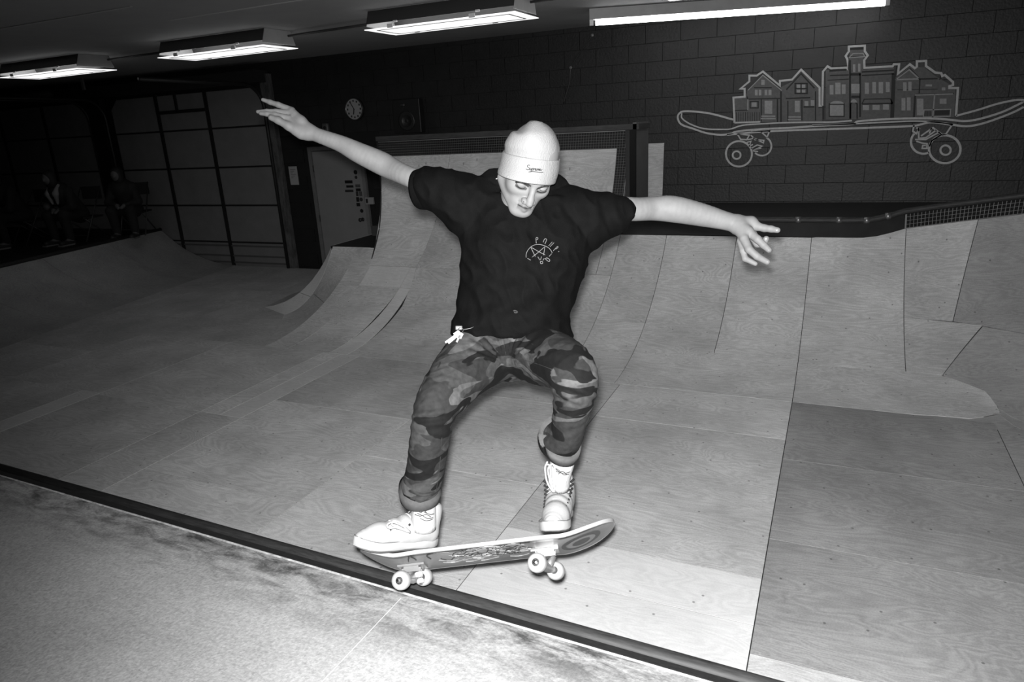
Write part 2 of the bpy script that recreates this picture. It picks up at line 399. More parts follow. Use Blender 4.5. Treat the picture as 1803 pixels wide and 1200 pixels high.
yT = S(-3, pT)[1]
MB().box((-5.25, yT-.02, 1.93), (-1.93, yT+.45, 1.985)).build('top_plank', mat('dark_plank', .045, .6, var=.4, stretch=(1, 6, 6)), ex)
MB().box((-2.0, yT-.30, 1.03), (-1.955, yT-.02, 1.93)).build('edge_post', wood_black, ex)
MB().box((-1.995, yT-.02, 1.03), (-1.955, yT+.50, 2.0)).build('side_board', mat('grey_side_board', .12, .6, var=.15), ex)

# hip at the left end --------------------------------------------------
Bk = np.array([(-5.24, 5.15), (-5.6, 5.75), (-5.95, 6.23), (-6.48, 6.47), (-6.62, 7.1), (-6.62, 8.6)])
Tk = np.array([(-5.05, 6.89), (-5.4, 6.89), (-5.62, 6.89), (-5.68, 6.95), (-5.70, 7.4), (-5.70, 8.6)])
HZ, HPH = .72, phz(.72)
def H(s, u):
    i = min(int(s), 4); t = s-i
    b = Bk[i]+(Bk[i+1]-Bk[i])*t; tt = Tk[i]+(Tk[i+1]-Tk[i])*t
    k = math.sin(u*HPH)/math.sin(HPH); z = HZ*(1-math.cos(u*HPH))/(1-math.cos(HPH))
    xy = b+(tt-b)*k; return np.array([xy[0], xy[1], z])
hp = bq
patch([(0, 0), (2, 0)], [(0, .5), (2, .5)], H, ply_b, hp); patch([(0, .5), (2, .5)], [(0, 1), (2, 1)], H, ply_b, hp)
patch([(2, .0), (3, .0)], [(2, .45), (3, .45)], H, ply_w, hp); patch([(2, .45), (3, .45)], [(2, .97), (3, .97)], H, ply_w, hp)
patch([(3, 0), (5, 0)], [(3, 1), (5, 1)], H, ply_c, hp)
MB().prism([(-5.66, 6.9, HZ-.03), (-5.0, 6.9, HZ-.03), (-5.0, 8.6, HZ-.03), (-5.66, 8.6, HZ-.03)], (0, 0, .03)).build('deck_board', wood_black, hp)
MB().prism([(-5.6, 7.7, HZ), (-5.02, 7.7, HZ), (-5.02, 8.5, HZ), (-5.6, 8.5, HZ)], (0, 0, .13)).build('step_block', mat('dark_grey_step', .05, .7), hp)

# left quarter pipe, the audience deck -----------------------------------
LT = np.array([(-10.80, 8.66), (-9.30, 2.0)]); ZL = .58; PL = phz(ZL); RUN = R*math.sin(PL)
ld = (LT[1]-LT[0])/np.linalg.norm(LT[1]-LT[0]); lo_ = np.array([-ld[1], ld[0]]); lo_ = lo_ if lo_[0] < 0 else -lo_
def LQ(s, u):
    c = LT[0]+ld*s; k = R*math.sin(u*PL); xy = c-lo_*(RUN-k); return np.array([xy[0], min(xy[1], 8.67), R*(1-math.cos(u*PL))])
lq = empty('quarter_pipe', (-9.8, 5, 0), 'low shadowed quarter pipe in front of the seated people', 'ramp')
for i, (sa, sb) in enumerate(((0, 1.3), (1.3, 2.55), (2.55, 3.8), (3.8, 5.0), (5.0, 6.8))): rectp(sa, sb, 0, 1, ply_c, lq, fn=LQ)  # dark plywood here stands in for the flash falloff
a, b = LQ(0, 1), LQ(6.8, 1)
MB().tube([a+(0, 0, .01), b+(0, 0, .01)], .028, 12).build('coping_pipe', steel_dark, lq, True)
MB().prism([(a[0]-.03, 8.66, ZL-.03), (b[0]-.03, b[1], ZL-.03), (-15.9, b[1], ZL-.03), (-15.9, 8.66, ZL-.03)], (0, 0, .03)).build('deck_board', wood_black, lq)
MB().prism([(a[0]-.02, 8.66, -.2), (b[0]-.02, b[1], -.2), (b[0]-.1, b[1], -.2), (a[0]-.1, 8.66, -.2)], (0, 0, ZL+.16)).build('deck_frame', under, lq)

# foreground deck with coping ---------------------------------------------
ZD = .52
e0, e1 = PZ(0, 838, ZD), PZ(1250, 1203, ZD)
ed = (e1-e0)[:2]/np.linalg.norm((e1-e0)[:2]); A0 = e0[:2]-ed*3.0; A1 = e1[:2]+ed*4.5
en = np.array([-ed[1], ed[0]]); en = en if en[1] > 0 else -en
fd = empty('ramp_deck', (-1.5, 1.0, ZD), 'pale worn concrete-coloured platform in the near foreground', 'deck')
m = bpy.data.materials.new('worn_deck'); m.use_nodes = True; nt = m.node_tree; N = nt.nodes; L = nt.links; b = N['Principled BSDF']
b.inputs['Roughness'].default_value = .7; b.inputs['Specular IOR Level'].default_value = .2
geo = N.new('ShaderNodeNewGeometry'); tc = N.new('ShaderNodeTexCoord')
def nz(scale, detail, vec=(1, 1, 1), rot=0, dist=0, rough=.6):
    mp = N.new('ShaderNodeMapping'); mp.inputs['Scale'].default_value = vec; mp.inputs['Rotation'].default_value = (0, 0, rot); L.new(geo.outputs['Position'], mp.inputs[0])
    t = N.new('ShaderNodeTexNoise'); t.inputs['Scale'].default_value = scale; t.inputs['Detail'].default_value = detail; t.inputs['Distortion'].default_value = dist; t.inputs['Roughness'].default_value = rough
    L.new(mp.outputs[0], t.inputs[0]); return t.outputs[0]
def mr(x, a, b_, c, d):
    r = N.new('ShaderNodeMapRange'); r.inputs[1].default_value = a; r.inputs[2].default_value = b_; r.inputs[3].default_value = c; r.inputs[4].default_value = d; L.new(x, r.inputs[0]); return r.outputs[0]
def mt(op, x, y):
    q = N.new('ShaderNodeMath'); q.operation = op
    for i, z in enumerate((x, y)):
        if isinstance(z, float): q.inputs[i].default_value = z
        else: L.new(z, q.inputs[i])
    return q.outputs[0]
# rubbed grime along the coping: distance from the lip in world metres
dt = N.new('ShaderNodeVectorMath'); dt.operation = 'DOT_PRODUCT'; L.new(geo.outputs['Position'], dt.inputs[0]); dt.inputs[1].default_value = (-en[0], -en[1], 0)
dist = mt('ADD', dt.outputs['Value'], float(en[0]*A0[0]+en[1]*A0[1]))
grime = mt('MULTIPLY', mr(dist, .0, .30, 1, 0), mr(nz(5, 6, (1, 3, 1), .3, .5, .7), .40, .62, .10, 1.1))
c = mt('MULTIPLY', mr(nz(2.2, 5), .3, .7, .36, .45), mr(nz(95, 3, (1, 1, 1)), .3, .7, .78, 1.18))
c = mt('MULTIPLY', c, mr(nz(14, 4, (1, 5, 1), .5, 1.5, .75), .55, .75, 1.0, .78))
c = mt('MULTIPLY', c, mr(nz(28, 4, (1, 4, 1), -.5, 1.0, .8), .56, .72, 1.0, .72))
c = mt('MULTIPLY', c, mr(grime, 0, 1, 1.0, .16))
vo = N.new('ShaderNodeTexVoronoi'); vo.inputs['Scale'].default_value = 3.4; L.new(geo.outputs['Position'], vo.inputs[0])
c = mt('MULTIPLY', c, mr(vo.outputs['Distance'], .016, .028, .2, 1.0))
L.new(c, b.inputs['Base Color'])
bp = N.new('ShaderNodeBump'); bp.inputs['Strength'].default_value = .5; bp.inputs['Distance'].default_value = .004
L.new(nz(110, 4), bp.inputs['Height']); L.new(bp.outputs[0], b.inputs['Normal'])
deck_m = m
# two deck sheets, joint seen near the bottom of the frame
jx0, jx1 = PZ(697, 1062, ZD)[:2], PZ(640, 1140, ZD)[:2]
def quadz(q, z0, z1, name, mm, par): return MB().prism([(p[0], p[1], z0) for p in q], (0, 0, z1-z0)).build(name, mm, par)
jt = A0+ed*np.dot(jx0-A0, ed); jb = jt-en*3.8
quadz([A0, jt-ed*.001, jb-ed*.001, A0-en*3.8], ZD-.02, ZD, 'deck_sheet', deck_m, fd)
quadz([jt+ed*.001, A1, A1-en*3.8, jb+ed*.001], ZD-.02, ZD, 'deck_sheet', deck_m, fd)
jj = [jt-ed*.0012-en*.02, jt+ed*.0012-en*.02, jb+ed*.0012, jb-ed*.0012]
quadz(jj, ZD-.01, ZD+.0006, 'joint_filler', mat('pale_filler', .58, .7), fd)
quadz([A0, A1, A1-en*3.8, A0-en*3.8], ZD-.5, ZD-.022, 'deck_frame', under, fd)
# lip: white worn edge strip, steel angle and wooden coping
L3 = lambda q, z: np.array([q[0], q[1], z])
MB().prism([L3(A0+en*.002, ZD-.03), L3(A0+en*.008, ZD-.03), L3(A0+en*.008, ZD+.002), L3(A0+en*.002, ZD+.002)], L3(A1-A0, 0)).build('edge_strip', mat('chalky_edge', .55, .7, var=.5, scale=30), fd)
MB().prism([L3(A0+en*.009, ZD-.06), L3(A0+en*.034, ZD-.06), L3(A0+en*.034, ZD+.004), L3(A0+en*.009, ZD+.004)], L3(A1-A0, 0)).build('coping_plank', mat('dark_coping_wood', .012, .6, var=.6, scale=30, stretch=(1, 9, 9)), fd)
MB().tube([L3(A0+en*.062, ZD-.014), L3(A1+en*.062, ZD-.014)], .028, 16).build('coping_pipe', steel_dark, fd, True)
RF = .60; PF = math.acos(1-(ZD-.02)/RF)
def FQ(s, u):
    o = RF*math.sin(PF)-RF*math.sin(u*PF); q = A0+ed*s+en*(.07+o); return np.array([q[0], q[1], RF*(1-math.cos(u*PF))])
LEN = np.linalg.norm(A1-A0); k = 0; s = 0
while s < LEN-.05:
    rectp(s, min(s+1.24, LEN), 0, 1, ply_a, fd, fn=FQ, lift=.004); s += 1.24
# ---------------------------------------------------------------- ceiling lights
tube_m = mat('fluorescent_tube', .9, .4, emit=TUBE_E); hb_m = mat('highbay_tube', .9, .4, emit=HIGHBAY_E)
refl_m = mat('white_reflector', .8, .35); hb_side = mat('dark_fixture_side', .035, .35); hb_end = mat('light_fixture_end', .42, .5, var=.08)
chrome = mat('chrome', .75, .2, 1.0)
def highbay(x0, y0, label):
    Lx, Wy, zb = 1.5, .50, CEIL-.17
    t = empty('ceiling_light', (x0+Lx/2, y0+Wy/2, CEIL), label, 'ceiling light', 'enclosed tube fixtures on the ceiling')
    x1, y1 = x0+Lx, y0+Wy; zt = CEIL-.002
    MB().prism([(x0, y0+.05, zt), (x0, y0, zb+.05), (x0, y0+.004, zb+.05), (x0, y0+.054, zt)], (Lx, 0, 0)).build('side_panel', hb_side, t)
    MB().prism([(x0, y1-.05, zt), (x0, y1, zb+.05), (x0, y1-.004, zb+.05), (x0, y1-.054, zt)], (Lx, 0, 0)).build('side_panel', hb_side, t)
    for xx in (x0, x1-.004): MB().prism([(xx, y0+.05, zt), (xx, y0, zb+.03), (xx, y1, zb+.03), (xx, y1-.05, zt)], (.004, 0, 0)).build('end_plate', hb_end, t)
    MB().box((x0+.004, y0+.06, zt-.02), (x1-.004, y1-.06, zt)).build('reflector', refl_m, t)
    MB().box((x0-.015, y0-.015, zb), (x1+.015, y1+.015, zb+.006)).build('diffuser', hb_m, t)  # glowing sheet also spans the rim, imitating the frame lit by the lamps
    fr = MB(); yk = y0+.06; yl = y1-.075
    fr.box((x0+.07, yk, zb-.004), (x1-.07, yk+.010, zb)).box((x0+.07, yl, zb-.004), (x1-.07, yl+.010, zb)).box((x0+.07, yk, zb-.004), (x0+.082, yl, zb)).box((x1-.082, yk, zb-.004), (x1-.07, yl, zb))
    fr.build('lens_frame', mat('grey_lens_frame', .12, .5), t)
    for px in (.16, .72): 
        c = MB().box((x0+Lx*px, y0-.024, zb-.004), (x0+Lx*px+.06, y0-.012, zb+.03)).build('latch', white_p, t); bevel(c, .004)  # latch coloured white in place of the flash glint on chrome
        MB().box((x0+Lx*px+.06, y0-.01, zb+.04), (x0+Lx*px+.10, y0+.004, zb+.055)).build('hinge', white_p, t)
        MB().box((x0+Lx*px, y1-.06, zb-.003), (x0+Lx*px+.05, y1-.03, zb+.002)).build('clip', hb_side, t)
    return t
hx = [(-9.87, 6.02, 'enclosed tube fixture furthest left, nearest the seated people'), (-6.95, 6.0, 'enclosed tube fixture above the garage door, between its two neighbours'),
      (-4.08, 5.88, 'enclosed tube fixture on the ceiling left of the bare tube light'), (-1.35, 5.80, 'enclosed tube fixture mostly above the top edge, over the bare tube')]
for a in hx: highbay(*a)
for (xa, ya), (xb, yb) in (((-8.37, 6.45), (-6.95, 6.4)), ((-5.45, 6.4), (-4.08, 6.3)), ((-2.58, 6.25), (-1.35, 6.2))):
    MB().tube([(xa, ya, CEIL-.05), (xb, yb, CEIL-.05)], .012, 8).build('cable_conduit', mat('dark_conduit', .03, .5), ceiling, True)
sa, sb = np.array([-2.40, 7.42, CEIL-.13]), np.array([.30, 8.36, CEIL-.13])
st = empty('strip_light', ((sa+sb)/2).tolist(), 'long bare fluorescent tube light on the ceiling above the mural', 'ceiling light')
dr = (sb-sa)/np.linalg.norm(sb-sa); sd = np.array([-dr[1], dr[0], 0])
MB().obox((sa+sb)/2+np.array([0, 0, .075]), dr, sd, (0, 0, 1), (1.45, .07, .05)).build('housing', grey_metal, st)
MB().tube([sa+dr*.04-sd*.03, sb-dr*.04-sd*.03], .030, 16).build('fluorescent_tube', tube_m, st, True)
for e in (sa, sb): MB().obox(e-sd*.03+np.array([0, 0, .015]), dr, sd, (0, 0, 1), (.02, .03, .045)).build('lamp_holder', white_p, st)
# ---------------------------------------------------------------- garage doors
gp_m = mat('grey_door_panel', .17, .55, var=.10, scale=4, bump=.08); st_m = mat('black_door_stile', .012, .5); trk = mat('galvanised_track', .10, .45, .3, var=.4, scale=10)
def garage(idx, xs, label):
    d = empty('door_%d' % idx, (xs[0], WALL_Y, -.2), label, 'garage door'); del d['category']; d['kind'] = 'structure'
    zs = [-.21, .39, 1.0, 1.61, 2.22, 2.79]
    MB().box((xs[0]-.02, WALL_Y-.004, -.22), (xs[-1]+.02, WALL_Y+.011, 2.80)).build('backing', st_m, d)
    for i in range(len(xs)-1):
        for j in range(5):
            bevel(MB().box((xs[i]+.035, WALL_Y-.034, zs[j]+.012), (xs[i+1]-.035, WALL_Y-.005, zs[j+1]-.012)).build('door_panel', gp_m, d), .006)
    for x in xs[1:-1]: MB().box((x-.03, WALL_Y-.05, -.2), (x+.03, WALL_Y-.005, 2.79)).build('stile', st_m, d)
    for z in zs[1:-1]: MB().box((xs[0], WALL_Y-.040, z-.010), (xs[-1], WALL_Y-.006, z+.010)).build('section_rail', st_m, d)
    for z in (.33, .16, .05): MB().box((xs[0], WALL_Y-.046, z-.012), (xs[-1], WALL_Y-.03, z+.012)).build('bottom_rib', mat('grey_rib', .08, .6), d)
    for x, sg in ((xs[0]-.06, 1), (xs[-1]+.06, -1)):
        pts = [(x, WALL_Y-.10, -.2), (x, WALL_Y-.10, 2.45)]+[(x, WALL_Y-.10-.35*(1-math.cos(a)), 2.45+.35*math.sin(a)) for a in np.linspace(.2, 1.57, 8)]+[(x, WALL_Y-2.2, 2.82)]
        MB().tube(pts, .028, 8).build('track', st_m, d, True)
        q = [(x+sg*.02, WALL_Y-.012, 2.80), (x+sg*.02, WALL_Y-.012, 2.35), (x+sg*.10, WALL_Y-.012, 2.62), (x+sg*.30, WALL_Y-.012, 2.80)]
        MB().prism(q, (0, -.03, 0)).build('corner_gusset', st_m, d)
    return d
g1 = garage(1, [-11.5, -10.35, -9.24, -8.05], 'sectional grey garage door of three panel columns beside the plain door')
zb = 2.52; MB().box((-10.34, WALL_Y-.07, zb-.03), (-9.25, WALL_Y-.04, zb+.02)).build('strut', st_m, g1); MB().box((-9.9, WALL_Y-.07, zb), (-9.86, WALL_Y-.04, 2.8)).build('opener_arm', st_m, g1)
garage(2, [-15.95, -14.6, -13.3, -12.05], 'dark sectional garage door behind the seated people')
MB().box((-8.02, WALL_Y-.09, -.2), (-7.86, WALL_Y-.0, 2.95)).build('door_post', mat('rusty_grey_post', .085, .6, var=.6, scale=9, stretch=(3, 3, .8)), g1)
MB().box((-12.0, WALL_Y-.12, -.2), (-11.62, WALL_Y-.005, 3.0)).build('door_post', st_m, g1)
hd = struct(MB().box((-16, WALL_Y-.30, 2.83), (-7.9, WALL_Y-.02, CEIL-.12)).build('trim_1', mat('header_black', .015, .7)), 'black header beam above the garage doors')
MB().tube([(-14, WALL_Y-.40, 2.95), (-12.4, WALL_Y-.40, 2.95)], .06, 14).build('torsion_spring', mat('dull_spring', .05, .5), hd, True)
MB().box((-14.4, WALL_Y-.46, 2.85), (-14.0, WALL_Y-.32, 3.02)).build('spring_bracket', mat('dull_bracket', .10, .5), hd)
for x in (-14.9, -14.2, -11.3): MB().box((x, WALL_Y-.6, 2.93), (x+.05, WALL_Y-.57, CEIL)).build('hanger_strap', mat('grey_strap', .14, .5), ceiling)
# ---------------------------------------------------------------- plain door with stickers
dm = mat('pale_grey_door', .21, .5, var=.07, scale=3); fm = mat('grey_door_frame', .15, .5, var=.15)
d3 = struct(MB().box((-7.27, WALL_Y-.02, -.2), (-6.40, WALL_Y+.02, 1.80)).build('door_3', dm), 'plain pale grey flush door with dark stickers near its handle edge')
fr = MB().box((-7.34, WALL_Y-.035, -.2), (-7.28, WALL_Y+.02, 1.87)).box((-6.395, WALL_Y-.035, -.2), (-6.335, WALL_Y+.02, 1.87)).box((-7.28, WALL_Y-.035, 1.81), (-6.395, WALL_Y+.02, 1.87))
fr.build('door_frame', fm, d3)
for z in (1.55, .8, .1): MB().tube([(-7.275, WALL_Y-.03, z-.05), (-7.275, WALL_Y-.03, z+.05)], .010, 8).build('hinge', mat('dark_hinge', .04, .4), d3)
sk = [mat('sticker_black', .012, .4), mat('sticker_grey', .07, .4), mat('sticker_charcoal', .03, .4)]
for px, py, pw, ph, k, rnd in [(626, 303, 7, 8, 0, 1), (627, 312, 6, 6, 2, 1), (614, 320, 14, 5, 0, 0), (616, 328, 13, 4, 0, 0), (615, 336, 15, 4, 2, 0), (630, 327, 9, 5, 1, 0), (631, 334, 9, 5, 0, 0),
                               (629, 341, 5, 8, 2, 0), (635, 341, 6, 8, 1, 0), (630, 351, 6, 8, 0, 0), (636, 351, 6, 7, 2, 1), (631, 360, 7, 6, 0, 0), (637, 371, 9, 7, 0, 1)]:
    a = PY(px-pw/2, py-ph/2, WALL_Y-.02); b = PY(px+pw/2, py+ph/2, WALL_Y-.02)
    x0, x1, z0, z1 = min(a[0], b[0]), max(a[0], b[0]), min(a[2], b[2]), max(a[2], b[2])
    if rnd: MB().lathe([((z1-z0)/2, 0), ((z1-z0)/2, .002)], ((x0+x1)/2, WALL_Y-.0205, (z0+z1)/2), (0, -1, 0), 16).build('sticker', sk[k], d3)
    else: MB().box((x0, WALL_Y-.0225, z0), (x1, WALL_Y-.0195, z1)).build('sticker', sk[k], d3)
c = PY(639, 386, WALL_Y-.02)
MB().lathe([(.028, 0), (.028, .01), (.012, .02), (.012, .05), (.026, .055), (.030, .075), (.018, .088)], (c[0], WALL_Y-.02, c[2]), (0, -1, 0), 16).build('door_handle', mat('dark_knob', .05, .3, .6), d3, True)
# ---------------------------------------------------------------- things on the back wall
def wallbox(name, px0, py0, px1, py1, depth, m, label, cat):
    a, b = PY(px0, py0, WALL_Y), PY(px1, py1, WALL_Y)
    x0, x1, z0, z1 = min(a[0], b[0]), max(a[0], b[0]), min(a[2], b[2]), max(a[2], b[2])
    t = empty(name, ((x0+x1)/2, WALL_Y, z0), label, cat); return t, x0, x1, z0, z1
c = PY(626, 192, WALL_Y)
ck = empty('wall_clock', (c[0], WALL_Y-.002, c[2]), 'round white-faced wall clock on the black block wall', 'clock')
MB().lathe([(.155, 0), (.155, .045), (.145, .05), (.142, .03), (.01, .03)], (c[0], WALL_Y-.002, c[2]), (0, -1, 0), 36).build('case', mat('black_clock_case', .03, .25), ck, True)
MB().lathe([(.142, .03), (.142, .034)], (c[0], WALL_Y-.002, c[2]), (0, -1, 0), 36).build('dial', mat('clock_dial', .30, .5), ck)
yy = WALL_Y-.037
for h in range(12):
    a = h*math.pi/6; r = .112; MB().box((c[0]+r*math.sin(a)-.011, yy-.001, c[2]+r*math.cos(a)-.013), (c[0]+r*math.sin(a)+.011, yy+.002, c[2]+r*math.cos(a)+.013)).build('hour_mark', paint_dark, ck)
for a, l, wd in ((math.radians(-30), .10, .006), (math.radians(193), .075, .008)):
    q = np.array([math.sin(a), 0, math.cos(a)]); e = np.array([math.cos(a), 0, -math.sin(a)])
    MB().obox((c[0]+q[0]*l*.45, yy-.002, c[2]+q[2]*l*.45), q, (0, 1, 0), e, (l*.55, .0012, wd)).build('clock_hand', paint_dark, ck)
t, x0, x1, z0, z1 = wallbox('loudspeaker', 704, 176, 757, 232, .25, None, 'black loudspeaker mounted high on the block wall', 'loudspeaker')
bk = mat('speaker_black', .008, .45)
bevel(MB().prism([(x0, WALL_Y-.22, z0), (x1, WALL_Y-.22, z0), (x1-.05, WALL_Y-.03, z0), (x0+.05, WALL_Y-.03, z0)], (0, 0, z1-z0)).build('cabinet', bk, t), .01)
MB().lathe([(.13, 0), (.13, .006), (.11, .008), (.04, -.01), (.02, .004)], ((x0+x1)/2, WALL_Y-.221, z0+.16), (0, -1, 0), 24).build('cone', mat('speaker_cone', .012, .5), t, True)
MB().box(((x0+x1)/2-.07, WALL_Y-.228, z1-.085), ((x0+x1)/2-.02, WALL_Y-.22, z1-.065)).build('badge', chrome, t)
MB().box(((x0+x1)/2-.03, WALL_Y-.05, z0+.1), ((x0+x1)/2+.03, WALL_Y-.002, z0+.2)).build('bracket', bk, t)
t, x0, x1, z0, z1 = wallbox('paper_notice', 508, 293, 527, 325, .01, None, 'white paper notice pinned beside the garage door post', 'notice')
MB().box((x0, WALL_Y-.006, z0), (x1, WALL_Y-.001, z1)).build('sheet', mat('paper', .33, .8), t)
for i in range(6): MB().box((x0+.03, WALL_Y-.0075, z1-.05-i*.025), (x1-.03-.03*(i % 3), WALL_Y-.006, z1-.042-i*.025)).build('text_line', mat('notice_print', .12, .8), t)
t, x0, x1, z0, z1 = wallbox('switch_box', 645, 347, 660, 359, .05, None, 'small pale switch box on the black wall right of the door', 'switch')
bevel(MB().box((x0, WALL_Y-.04, z0), (x1, WALL_Y-.001, z1)).build('cover', mat('switch_cover', .28, .5), t), .004)
MB().box((x0+.02, WALL_Y-.05, z0+.02), (x0+.05, WALL_Y-.04, z1-.02)).build('switch_lever', paint_dark, t)
t, x0, x1, z0, z1 = wallbox('security_sensor', 570, 217, 582, 232, .05, None, 'small dull wall sensor above the raised forearm', 'sensor')
bevel(MB().box((x0, WALL_Y-.06, z0), (x1, WALL_Y-.001, z1)).build('body', mat('sensor_grey', .07, .5, var=.3), t), .02, 3)
MB().lathe([(.025, 0), (.018, .012)], ((x0+x1)/2, WALL_Y-.06, (z0+z1)/2), (0, -1, 0), 12).build('lens', paint_dark, t)
cb = [PY(px, py, WALL_Y-.008) for px, py in smooth_curve([(1043, 62), (1030, 80), (1013, 105), (1005, 120), (1003, 145), (997, 165), (992, 182)], 24)]
t = empty('wall_cable', tuple(cb[0]), 'thin black cable running down the block wall right of the loudspeaker', 'cable')
MB().tube(cb, .007, 8).build('cord', mat('black_cable', .015, .4), t, True)
for px, py in ((1043, 62), (1005, 119)):
    q = PY(px, py, WALL_Y-.006); MB().lathe([(.018, 0), (.018, .012), (.008, .016)], (q[0], WALL_Y-.001, q[2]), (0, -1, 0), 12).build('cable_clip', mat('pale_clip', .14, .5), t)
t = tag(MB().prism([(-2.42, WALL_Y-.09, 1.023), (-1.925, WALL_Y-.09, 1.023), (-1.925, WALL_Y-.02, 1.735), (-2.42, WALL_Y-.02, 1.735)], (0, -.018, 0)).build('plywood_sheet', ply_b), 'spare plywood sheet leaning on the block wall beside the tall ramp extension', 'plywood')
bevel(t, .002)
# ---------------------------------------------------------------- mural (flat paint on the wall)
mu = empty('wall_mural', tuple(PY(1490, 225, WALL_Y)), 'painted mural of a skateboard carrying a row of town houses', 'mural')
YM = WALL_Y-.003
def A(x, y): return (1170+x/5.4545, 80+y/5.4545)            # left-half sketch units
def B(x, y): return (1430+x/4.799, 60+y/4.799)               # right-half sketch units
def wp(q, dy=0): p = PY(q[0], q[1], YM); return np.array([p[0], YM-dy, p[2]])
def stroke(pts, wpx, name='painted_line', m=paint_m, closed=False, dy=.001, par=mu, sm=0):
    p = [np.array(q, float) for q in pts]
    if sm: p = list(smooth_curve(p, sm))
    q = np.array([wp(a)[[0, 2]] for a in p]); k = len(q); wd = wpx*.0061/2; lft = []; rgt = []
    for i in range(k):
        if closed: t0, t1 = q[i]-q[i-1], q[(i+1) % k]-q[i]
        else: t0 = q[i]-q[max(i-1, 0)]; t1 = q[min(i+1, k-1)]-q[i]
        n0 = np.linalg.norm(t0); n1 = np.linalg.norm(t1); t0 = t0/n0 if n0 > 0 else t1/n1; t1 = t1/n1 if n1 > 0 else t0
        nn = np.array([-(t0+t1)[1], (t0+t1)[0]]); l = np.linalg.norm(nn); nn = nn/l if l > 1e-6 else np.array([-t0[1], t0[0]])
        sc_ = min(1/max(np.dot(nn, np.array([-t0[1], t0[0]])), .35), 2.2)
        lft.append(q[i]+nn*wd*sc_); rgt.append(q[i]-nn*wd*sc_)
    v = [(a[0], YM-dy, a[1]) for a in lft]+[(a[0], YM-dy, a[1]) for a in rgt]
    f = [(i, (i+1) % k, (i+1) % k+k, i+k) for i in range(k if closed else k-1)]
    return v, f
def lines(name, strokes, m=paint_m, dy=.001):
    mb = MB()
    for s_ in strokes:
        pts, wpx = s_[0], s_[1]; kw = s_[2] if len(s_) > 2 else {}
        if name != 'painted_shadow_lines': mb = MB()
        mb.add(*stroke(pts, wpx, dy=dy, **kw))
        if name != 'painted_shadow_lines': mb.build(name, m, mu)
    if name == 'painted_shadow_lines': mb.build(name, m, mu)['kind'] = 'stuff'
def fills(name, polys, m, dy):
    for p in polys:
        v = [wp(q, dy) for q in p]; MB().add(v, [tuple(range(len(v)))]).build(name, m, mu)
def rc(fn, x0, y0, x1, y1, sk=0): return [fn(x0, y0), fn(x1, y0+sk), fn(x1, y1+sk), fn(x0, y1)]
# deck of the painted board
lines('painted_board', [
    ([A(660, 712), A(470, 660), A(330, 638), A(190, 632), A(140, 655), A(128, 700), (1200, 219.), A(280, 800), A(400, 840), A(540, 858), A(640, 845), A(700, 825), A(900, 805), A(1200, 790), A(1500, 770), A(1800, 755), B(400, 735), B(700, 715), B(1000, 712), B(1180, 725), B(1290, 735), B(1420, 715), B(1600, 660), B(1720, 605), B(1785, 572)], 3.4, dict(sm=140)),
    ([B(1215, 690), B(1400, 640), B(1560, 590), B(1700, 560), B(1780, 556), B(1786, 572)], 3.2, dict(sm=40)),
    ([A(165, 650), A(170, 700), A(250, 755), A(380, 798), A(560, 806), A(640, 800), A(760, 765), A(1000, 748), A(1300, 738), A(1600, 735), A(1800, 722)], 2.6, dict(sm=80)),
    ([A(600, 858), A(900, 830), A(1200, 815), A(1500, 805), A(1800, 796), B(500, 790), B(850, 775), B(1000, 745), B(1180, 765), B(1300, 778), B(1420, 760), B(1560, 715), B(1700, 660), B(1788, 615)], 3.4, dict(sm=90)),
    ([B(0, 770), B(400, 755), B(700, 740), B(900, 735), B(1100, 748), B(1190, 765)], 2.4, dict(sm=40)),
])
def circ(fn, cx, cy, rx, ry, n=40, a0=0, a1=2*math.pi): return [fn(cx+rx*math.cos(t), cy+ry*math.sin(t)) for t in np.linspace(a0, a1, n)]
lines('painted_wheel', [(circ(A, 715, 1040, 125, 122), 3.4), (circ(A, 693, 1052, 38, 37), 3.2)])
lines('painted_wheel', [(circ(A, 935, 965, 92, 92, 30, -1.1, 2.35), 3.0)])
lines('painted_wheel', [(circ(B, 1120, 972, 133, 118), 3.6), (circ(B, 1127, 980, 43, 40), 3.2)])
lines('painted_wheel', [(circ(B, 940, 910, 105, 100, 30, 1.1, 3.9), 3.4)])
lines('painted_truck', [([A(700, 850), A(730, 900), A(790, 905), A(815, 860), A(700, 850)], 2.4), ([A(830, 825), A(1010, 820), A(985, 880), A(930, 830)], 2.4), ([A(800, 905), A(860, 890), A(950, 935), A(955, 910), A(870, 905), A(830, 860)], 2.2),
                        ([A(790, 930), A(830, 920), A(815, 965), A(850, 950)], 2.2), ([A(830, 990), A(890, 955), A(940, 965), A(900, 985), A(860, 1000), A(930, 985)], 2.2), ([A(850, 1010), A(900, 1020)], 2.2)])
lines('painted_truck', [([B(860, 770), B(850, 820), B(880, 840), B(905, 800), B(880, 790)], 2.6), ([B(1180, 770), B(1130, 845), B(1100, 850), B(1020, 790), B(920, 860)], 2.6), ([B(900, 790), B(900, 880), B(960, 875), B(1050, 810)], 2.4),
                        ([B(990, 840), B(1010, 790)], 2.2), ([B(870, 890), B(960, 890), B(1070, 830), B(1090, 850), B(1010, 900), B(990, 950)], 2.4), ([B(880, 905), B(930, 920), B(970, 925), B(970, 965), B(930, 965), B(935, 940), B(960, 940)], 2.4)])
